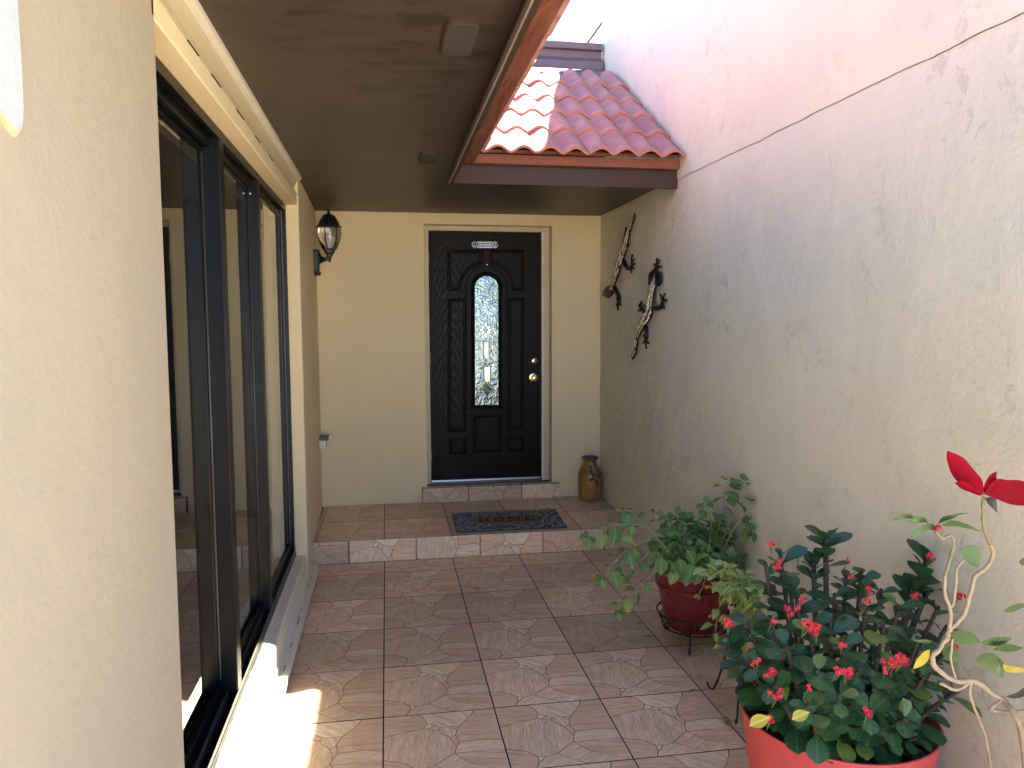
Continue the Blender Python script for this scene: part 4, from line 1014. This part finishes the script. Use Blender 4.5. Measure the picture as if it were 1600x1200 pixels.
def bract_mesh():
    V, Fc = [], []
    for sg in (1, -1):
        b = len(V); V.append((0, 0, 0)); n = 8
        for k in range(n+1):
            a = R(-100+200*k/n); V.append((sg*(.0045+.0062*math.cos(a)), .0072*math.sin(a), .0012+.0012*math.cos(a)))
        for k in range(n): Fc.append((b, b+1+k, b+2+k) if sg > 0 else (b, b+2+k, b+1+k))
    b = len(V)
    for k in range(5): V.append((.0016*math.cos(k*1.2566), .0016*math.sin(k*1.2566), .002))
    V.append((0, 0, .0036)); Fc += [(b+k, b+(k+1) % 5, b+5) for k in range(5)]
    me = bpy.data.meshes.new('flower'); me.from_pydata(V, [], Fc); me.materials.append(M['coralflower']); me.materials.append(M['anther'])
    for i, p in enumerate(me.polygons): p.use_smooth = True; p.material_index = 1 if i >= 16 else 0
    return me
FM = bract_mesh()
def flowers(c, n, from_p=None):
    c = Vector(c); b = from_p or c+Vector((rnd.uniform(-.01, .01), .02, -.045))
    for k in range(n):
        e = c+Vector((rnd.uniform(-.013, .013), rnd.uniform(-.012, .008), rnd.uniform(-.010, .010)))*(1 if n > 1 else .2)
        fs = tube('flower_stalk', [b, b.lerp(e, .6)+UP*.004, e], .0013, M['pedicel'], ck, 4)
        nrm = Vector((-.35+rnd.uniform(-.6, .6), -1, .55+rnd.uniform(-.5, .5))).normalized(); d = nrm.orthogonal(); d = Matrix.Rotation(rnd.uniform(0, 6.28), 3, nrm) @ d
        put('flower', FM, fs, e, d, nrm, rnd.uniform(.85, 1.15))
def tpx(cx, cy, Y): return on('Y', Y, 1080+cx/2.857, 780+cy/2.857)
# tall stems set by the photograph
TIPS = ((600, 165, 2.26, 8, .3, .45), (545, 260, 2.26, 7, .3, .45), (395, 230, 2.22, 9, .35, .1), (330, 280, 2.20, 7, .8, 0), (1062, 262, 2.16, 6, .05, .5), (1010, 380, 2.14, 6, .1, .5), (1090, 400, 2.15, 6, .05, .3), (760, 320, 2.2, 8, .08, .1), (690, 340, 2.22, 7, .1, .2), (850, 400, 2.12, 8, .08, 0),
        (470, 440, 2.1, 8, .1, 0), (440, 380, 2.16, 7, .3, 0), (930, 470, 2.05, 8, .02, 0), (780, 490, 2.05, 9, .2, 0), (640, 420, 2.15, 7, .05, 0), (350, 520, 2.05, 8, .15, 0), (530, 560, 1.98, 9, .05, 0), (680, 640, 1.92, 9, .05, 0), (860, 560, 1.96, 9, .05, 0), (250, 560, 2.1, 8, .1, 0), (160, 640, 2.12, 7, .25, 0), (230, 720, 2.05, 8, .0, 0),
        (300, 735, 1.98, 8, .05, 0), (420, 650, 1.95, 8, .05, 0), (560, 760, 1.87, 9, .05, 0), (370, 830, 1.90, 9, .08, 0), (740, 770, 1.86, 9, .0, 0), (900, 740, 1.88, 9, .03, 0), (1010, 640, 1.96, 8, .03, 0), (1040, 790, 1.92, 8, .0, 0), (880, 850, 1.83, 8, .03, 0), (1130, 690, 2.0, 7, .0, 0), (1180, 560, 2.06, 7, .05, 0), (1210, 470, 2.1, 6, .03, 0),
        (660, 870, 1.81, 9, .0, 0), (520, 920, 1.81, 8, .1, 0), (800, 950, 1.79, 8, .0, 0), (960, 980, 1.80, 7, .0, 0), (1200, 850, 1.96, 7, .1, 0), (620, 540, 2.02, 8, .03, 0))
for cx, cy, Y, nlv, yg, bare in sorted(TIPS, key=lambda q: q[2]):
    thorn_stem(tpx(cx, cy, Y), None, rnd.uniform(.2, 1), nlv+4, yg, bare*1.35, .0075+.003*(bare > .2), 1.2)
for cx, cy, Y, n in ((362, 197, 2.20, 3), (386, 285, 2.17, 3), (485, 246, 2.22, 2), (700, 268, 2.2, 1), (1068, 260, 2.12, 2), (802, 406, 2.04, 3), (790, 455, 2.02, 1), (990, 440, 2.06, 3), (486, 448, 2.04, 2), (447, 494, 2.02, 4), (366, 543, 2.0, 1), (172, 548, 2.06, 4), (525, 562, 1.91, 4), (570, 590, 1.91, 3), (686, 640, 1.87, 2), (300, 735, 1.93, 2), (360, 775, 1.90, 4),
                     (350, 862, 1.86, 1), (388, 875, 1.85, 3), (660, 757, 1.80, 4), (706, 771, 1.80, 4), (870, 742, 1.80, 3), (900, 716, 1.80, 4), (950, 716, 1.81, 5), (522, 838, 1.82, 1), (806, 950, 1.74, 3), (1200, 426, 2.04, 2), (1262, 455, 2.04, 2), (715, 350, 2.12, 1), (1180, 665, 1.93, 1), (368, 975, 1.82, 2)):
    flowers(tpx(cx, cy, Y), n)
for cx, cy, Y, s_ in ((315, 972, 1.80, 1.05), (490, 950, 1.78, .9)):
    put('leaf', leaf_mesh('leaf', .06, .034, M['yellowleaf'], .6, .6, .25, .2), ck, tpx(cx+40, cy, Y), (-1, -.2, -.1), (0, -.6, .8), s_)

for k in range(34):                                 # low inner growth
    a = rnd.uniform(0, 6.28); r_ = rnd.uniform(.05, .27); z = .40+rnd.uniform(.02, .20)*(1.2-r_*2)
    thorn_stem((TC.x+r_*math.cos(a), TC.y+r_*math.sin(a), z), None, .3, 9, .05, 0, .006, 1.15)
XT.done('inner_foliage', M['thornleaf'], ck)

# ------------------------------------------------------------------ variegated vine in a small pot on a tall thin stand
VC = Vector((1.455, 2.90, 0)); vz = .335
vp = thing('small_vine_pot', 'small pale pot of the variegated vine between the two red pots', 'flower pot', (VC.x, VC.y, vz))
lathe('pot_body', [(.045, 0), (.048, .004), (.060, .075), (.066, .078), (.067, .098), (.061, .098), (.055, .08)], M['lilac'], vp, 32, (VC.x, VC.y, vz))
lathe('soil', [(.057, .084), (.0005, .088)], M['soil'], vp, 20, (VC.x, VC.y, vz))
vst = thing('thin_iron_stand', 'thin black iron stand with hooked feet under the variegated vine pot', 'plant stand', (VC.x, VC.y, 0))
tube('hoop', [Vector((VC.x+.066*math.cos(k*math.pi/12), VC.y+.066*math.sin(k*math.pi/12), vz+.055)) for k in range(25)], .0035, M['iron'], vst)
tube('hoop', [Vector((VC.x+.060*math.cos(k*math.pi/12), VC.y+.060*math.sin(k*math.pi/12), vz-.004)) for k in range(25)], .0035, M['iron'], vst)
for a in (236, 356, 116):
    d = Vector((math.cos(R(a)), math.sin(R(a)), 0))
    tube('leg', smooth_path([VC+d*.068+UP*(vz+.055), VC+d*.064+UP*vz, VC+d*.10+UP*.15, VC+d*.15+UP*.012, VC+d*.178+UP*.006, VC+d*.190+UP*.022], 5), .0045, M['iron'], vst, 7)
vn = thing('variegated_vine', 'pale green variegated vine trailing from the small pot', 'plant', (VC.x, VC.y, vz+.085))
VL = [leaf_mesh('leaf', .044, .030, M['varieg'], .40, .8, .2, .3, 6, .05, .012), leaf_mesh('leaf', .036, .026, M['varieg'], .42, .8, .3, .45, 6, .08, .010)]
rnd = random.Random(12)
for k in range(30):
    a = rnd.uniform(R(110), R(330)); d = Vector((math.cos(a), math.sin(a), 0)); b = VC+UP*(vz+.09)+d*.02; h = rnd.uniform(.03, .17); rr = rnd.uniform(.05, .16)
    path = smooth_path([b, b+d*rr*.5+UP*h, b+d*rr+UP*(h*.8)], 5)
    if k < 8: path = smooth_path([b, b+d*.06+UP*.03, b+d*.085-UP*.03, b+d*.095-UP*rnd.uniform(.08, .17)], 5)
    tube('stem', path, .0018, M['vine'], vn, 5)
    for p, t, f in walk(path, .022):
        sd = Matrix.Rotation(rnd.uniform(0, 6.28), 3, t) @ t.orthogonal().normalized()
        put('leaf', rnd.choice(VL), vn, p, sd+t*.4, UP+Vector((0, -.4, 0)), rnd.uniform(.9, 1.4))

# ------------------------------------------------------------------ leggy poinsettia
PO = Vector((1.545, 1.50, 0))
pp = thing('poinsettia_pot', 'plain terracotta pot at the foot of the leggy poinsettia', 'flower pot', (PO.x, PO.y, 0))
lathe('pot_body', [(.085, 0), (.09, .005), (.115, .18), (.124, .182), (.126, .225), (.117, .225), (.105, .19)], M['terraboard'], pp, 32, (PO.x, PO.y, 0)); lathe('soil', [(.108, .195), (.0005, .20)], M['soil'], pp, 20, (PO.x, PO.y, 0))
po = thing('poinsettia', 'leggy bare-stemmed poinsettia with large scarlet bracts by the wall', 'plant', (PO.x, PO.y, .2))
p3 = lambda cx, cy, Y=1.66: on('Y', Y, 1350+cx/3.872, 690+cy/3.872)
p2 = lambda cx, cy, Y=1.66: on('Y', Y, 1080+cx/2.857, 780+cy/2.857)
def branch(pts, r0, r1, mat='bark'):
    r0 *= .74; r1 *= .74
    path = smooth_path(pts, 6); n = len(path); rs = []
    for i in range(n): rs.append((r0+(r1-r0)*i/n)*(1+.30*noise.noise(Vector((i*.9, r0*1000, 0)))))
    jit = [p+Vector((noise.noise(p*60), noise.noise(p*60+Vector((9, 0, 0))), noise.noise(p*60+Vector((0, 9, 0)))))*.0022 for p in path]
    tube('branch', jit, rs, M[mat], po, 8)
fork = p3(505, 1180); top = [fork, p3(520, 1140), p3(600, 1050), p3(640, 930), p3(672, 815), p3(740, 765), p3(780, 690), p3(762, 620)]
branch([PO+UP*.2, PO+Vector((-.005, .04, .32)), p2(1480, 1080, 1.60), p2(1440, 960, 1.62), p2(1390, 895), p2(1340, 865), p2(1260, 810), p2(1180, 812), p2(1095, 755), p2(1075, 700), p2(1110, 665), fork], .0100, .0080)
branch(top, .0080, .0064); branch([p3(762, 620), p3(725, 520), p3(718, 430), p3(724, 335)], .0062, .0050, 'greenbark')
branch([p3(520, 1140), p3(520, 1010), p3(492, 935), p3(488, 810)], .0068, .005); branch([p3(488, 810), p3(518, 720), p3(542, 620), p3(522, 566), p3(480, 586), p3(430, 550)], .0050, .0042, 'greenbark')
branch([p3(522, 1010), p3(545, 950), p3(556, 860), p3(562, 780), p3(600, 715)], .005, .0034)
branch([p2(1250, 812), p2(1245, 860), p2(1262, 930), p2(1310, 1050), p2(1340, 1200)], .0058, .0048); branch([p2(1110, 820), p2(1185, 852), p2(1250, 812)], .0060, .0060)
branch([p2(1340, 940), p2(1420, 950), p2(1490, 945)], .006, .0055); branch([p2(1390, 895), p2(1345, 925), p2(1335, 945)], .006, .005); branch([p2(1166, 620), p2(1160, 720), p2(1180, 800)], .0045, .004)
def shaped(name, pts, mat, lift=0., depth=.012):
    """an outline (base, side points, tip, side points) as a folded leaf around its midrib"""
    P = [Vector(p) for p in pts]; h0 = len(P)//2; P = smooth_path(P[:h0+1], 3)+smooth_path(P[h0:]+[P[0]], 3)[1:-1]; n = len(P); h = h0*3; V, Fc = [], []
    left = P[1:h]; right = list(reversed(P[h+1:])); m_ = min(len(left), len(right)); mids = []
    for k in range(m_): mids.append((left[k]+right[k])/2+Vector((-.004, depth, -.002))*math.sin(math.pi*(k+1)/(m_+1)))
    V = [P[0]]+left[:m_]+mids+right[:m_]+[P[h]]; T = len(V)-1
    l = lambda k: 1+k; mi = lambda k: 1+m_+k; r = lambda k: 1+2*m_+k
    Fc += [(0, l(0), mi(0)), (0, mi(0), r(0))]
    for k in range(m_-1): Fc += [(l(k), l(k+1), mi(k+1), mi(k)), (mi(k), mi(k+1), r(k+1), r(k))]
    Fc += [(l(m_-1), T, mi(m_-1)), (mi(m_-1), T, r(m_-1))]
    return mk(name, V, Fc, mat, po, True)
def q3(cx, cy, dy=0): return p3(cx, cy, 1.655+dy)
shaped('bract', [q3(718, 325), q3(722, 270, -.01), q3(715, 232, -.015), q3(690, 200, -.02), q3(655, 158, -.025), q3(610, 105, -.03), q3(560, 75, -.03), q3(503, 55, -.03), q3(500, 100, -.03), q3(515, 160, -.03), q3(535, 205, -.03), q3(560, 235, -.03), q3(600, 262, -.02), q3(650, 290, -.01)], M['poinred'])
shaped('bract', [q3(715, 325, -.012), q3(690, 285, -.03), q3(650, 258, -.045), q3(600, 235, -.06), q3(548, 250, -.06), q3(590, 285, -.055), q3(640, 305, -.04), q3(690, 325, -.025)], M['poinred'])
shaped('bract', [q3(725, 310), q3(722, 275, -.01), q3(745, 225, -.02), q3(770, 195, -.02), q3(808, 178, -.02), q3(800, 215, -.02), q3(810, 270, -.03), q3(780, 320, -.02)], M['poinred'])
shaped('bract', [q3(727, 318, -.01), q3(760, 262, -.02), q3(810, 225, -.03), q3(870, 232, -.04), q3(930, 232, -.05), q3(990, 245, -.06), q3(1050, 262, -.07), q3(1110, 320, -.08), q3(1060, 370, -.07), q3(1000, 385, -.06), q3(940, 387, -.05), q3(880, 378, -.04), q3(820, 355, -.03), q3(770, 335, -.02)], M['poinred'])
shaped('leaf', [q3(735, 340), q3(775, 335, -.01), q3(800, 350, -.02), q3(808, 435, -.02), q3(780, 405, -.02), q3(750, 375, -.01)], M['poinleaf'])
for c in ([(705, 318), (716, 308), (727, 312), (724, 326)],):
    lathe('cyathium', [(.0005, 0), (.006, .004), (.007, .009), (.0005, .013)], M['pedicel'], po, 10, p3(722, 325))
for pts in ([(440, 535), (420, 500), (385, 495), (340, 520), (300, 535), (285, 578), (320, 580), (350, 560), (390, 535), (420, 540)],
            [(390, 500), (370, 462), (330, 452), (290, 455), (262, 478), (300, 492), (340, 490), (370, 488)],
            [(300, 470), (285, 440), (240, 438), (200, 455), (138, 488), (190, 475), (240, 468), (280, 466)],
            [(448, 500), (460, 470), (490, 450), (530, 442), (580, 432), (640, 434), (580, 445), (545, 462), (500, 478), (470, 488)],
            [(470, 512), (500, 482), (540, 476), (600, 490), (650, 512), (712, 548), (650, 532), (600, 520), (550, 512), (510, 512)]):
    shaped('leaf', [q3(a, b, .004*k) for k, (a, b) in enumerate(pts)], M['poinleaf'], depth=.006)
lathe('cyathium', [(.0005, 0), (.008, .005), (.008, .010), (.0005, .016)], M['coralflower'], po, 10, p3(446, 538))
shaped('leaf', [q3(690, 765), q3(640, 740), q3(605, 700), q3(582, 650), q3(620, 632), q3(690, 630), q3(708, 690), q3(700, 740)], M['poinleaf'], depth=.004)
for pts in ([(1110, 665), (1070, 630), (1010, 628), (990, 634), (1040, 640), (1080, 640)], [(1130, 650), (1160, 655), (1195, 690), (1205, 725), (1160, 720), (1120, 690)], [(1150, 620), (1190, 585), (1260, 600), (1290, 640), (1240, 650), (1190, 640)],
            [(1290, 640), (1340, 618), (1400, 615), (1432, 622), (1390, 650), (1330, 655)], [(1345, 670), (1390, 648), (1440, 650), (1485, 664), (1440, 680), (1390, 680)], [(1300, 690), (1350, 690), (1400, 740), (1392, 800), (1330, 760), (1270, 720)],
            [(1400, 880), (1450, 865), (1490, 840), (1540, 850), (1490, 880), (1440, 890)], [(1390, 500), (1430, 475), (1470, 465), (1510, 470), (1470, 490), (1425, 505)], [(1465, 275), (1480, 262), (1510, 262), (1530, 275), (1500, 292), (1475, 295)]):
    P = [p2(a, b, 1.655+.006*k) for k, (a, b) in enumerate(pts)]; shaped('leaf', P, M['poinleaf'], depth=.004)
for pts in ([(1066, 672), (1040, 680), (1005, 720), (990, 758), (1030, 745), (1060, 715)], [(1390, 735), (1430, 745), (1470, 750), (1500, 770), (1440, 775), (1400, 765)]):
    P = [p2(a, b, 1.645+.004*k) for k, (a, b) in enumerate(pts)]; shaped('leaf', P, M['yellowleaf'], depth=.004)
# ------------------------------------------------------------------ leaf litter
fl_ = on('Z', .004, 1150, 1133)
for k, (dx, dy, a, s_, mt) in enumerate(((0, 0, .4, .9, 'mint'), (.012, .03, 2.0, .8, 'varieg'))):
    o = bpy.data.objects.new('fallen_leaf', leaf_mesh('leaf', .055, .035, M[mt], .45, .8, .2, -.2)); link(o)
    o.location = (fl_.x+dx-.02, fl_.y+dy, .006); o.rotation_euler = (R(12), 0, a); o.scale = (s_,)*3
    tag(o, ('fallen green leaf lying flat on the floor tile by the coral tub', 'fallen pale green leaf upright beside the thin stand foot')[k], 'leaf')
rnd = random.Random(77); sp = []
cr = M['woodstake']
TWG = ('tiny dark scrap on the tiles beside the low iron stand', 'small dry twig scrap on a grout line before the low iron stand', 'curled dark scrap at a tile corner near the coral tub', 'dark speck of debris on a middle tile before the entry step')
for tl, (u, v) in zip(TWG, ((1000, 975), (1012, 995), (1083, 1079), (745, 920))):
    q = on('Z', .002, u, v); V, Fc = [], []
    for k in range(4):
        a = rnd.uniform(0, 6.28); e = q+Vector((math.cos(a), math.sin(a), 0))*rnd.uniform(.008, .022); addtube(V, Fc, [q+UP*.0015, q.lerp(e, .5)+UP*.004, e+UP*.0015], .0013, 4)
    o = mk('dry_twig', V, Fc, cr); sp.append(o); tag(o, tl, 'twig', 'dry scraps on the tiles')
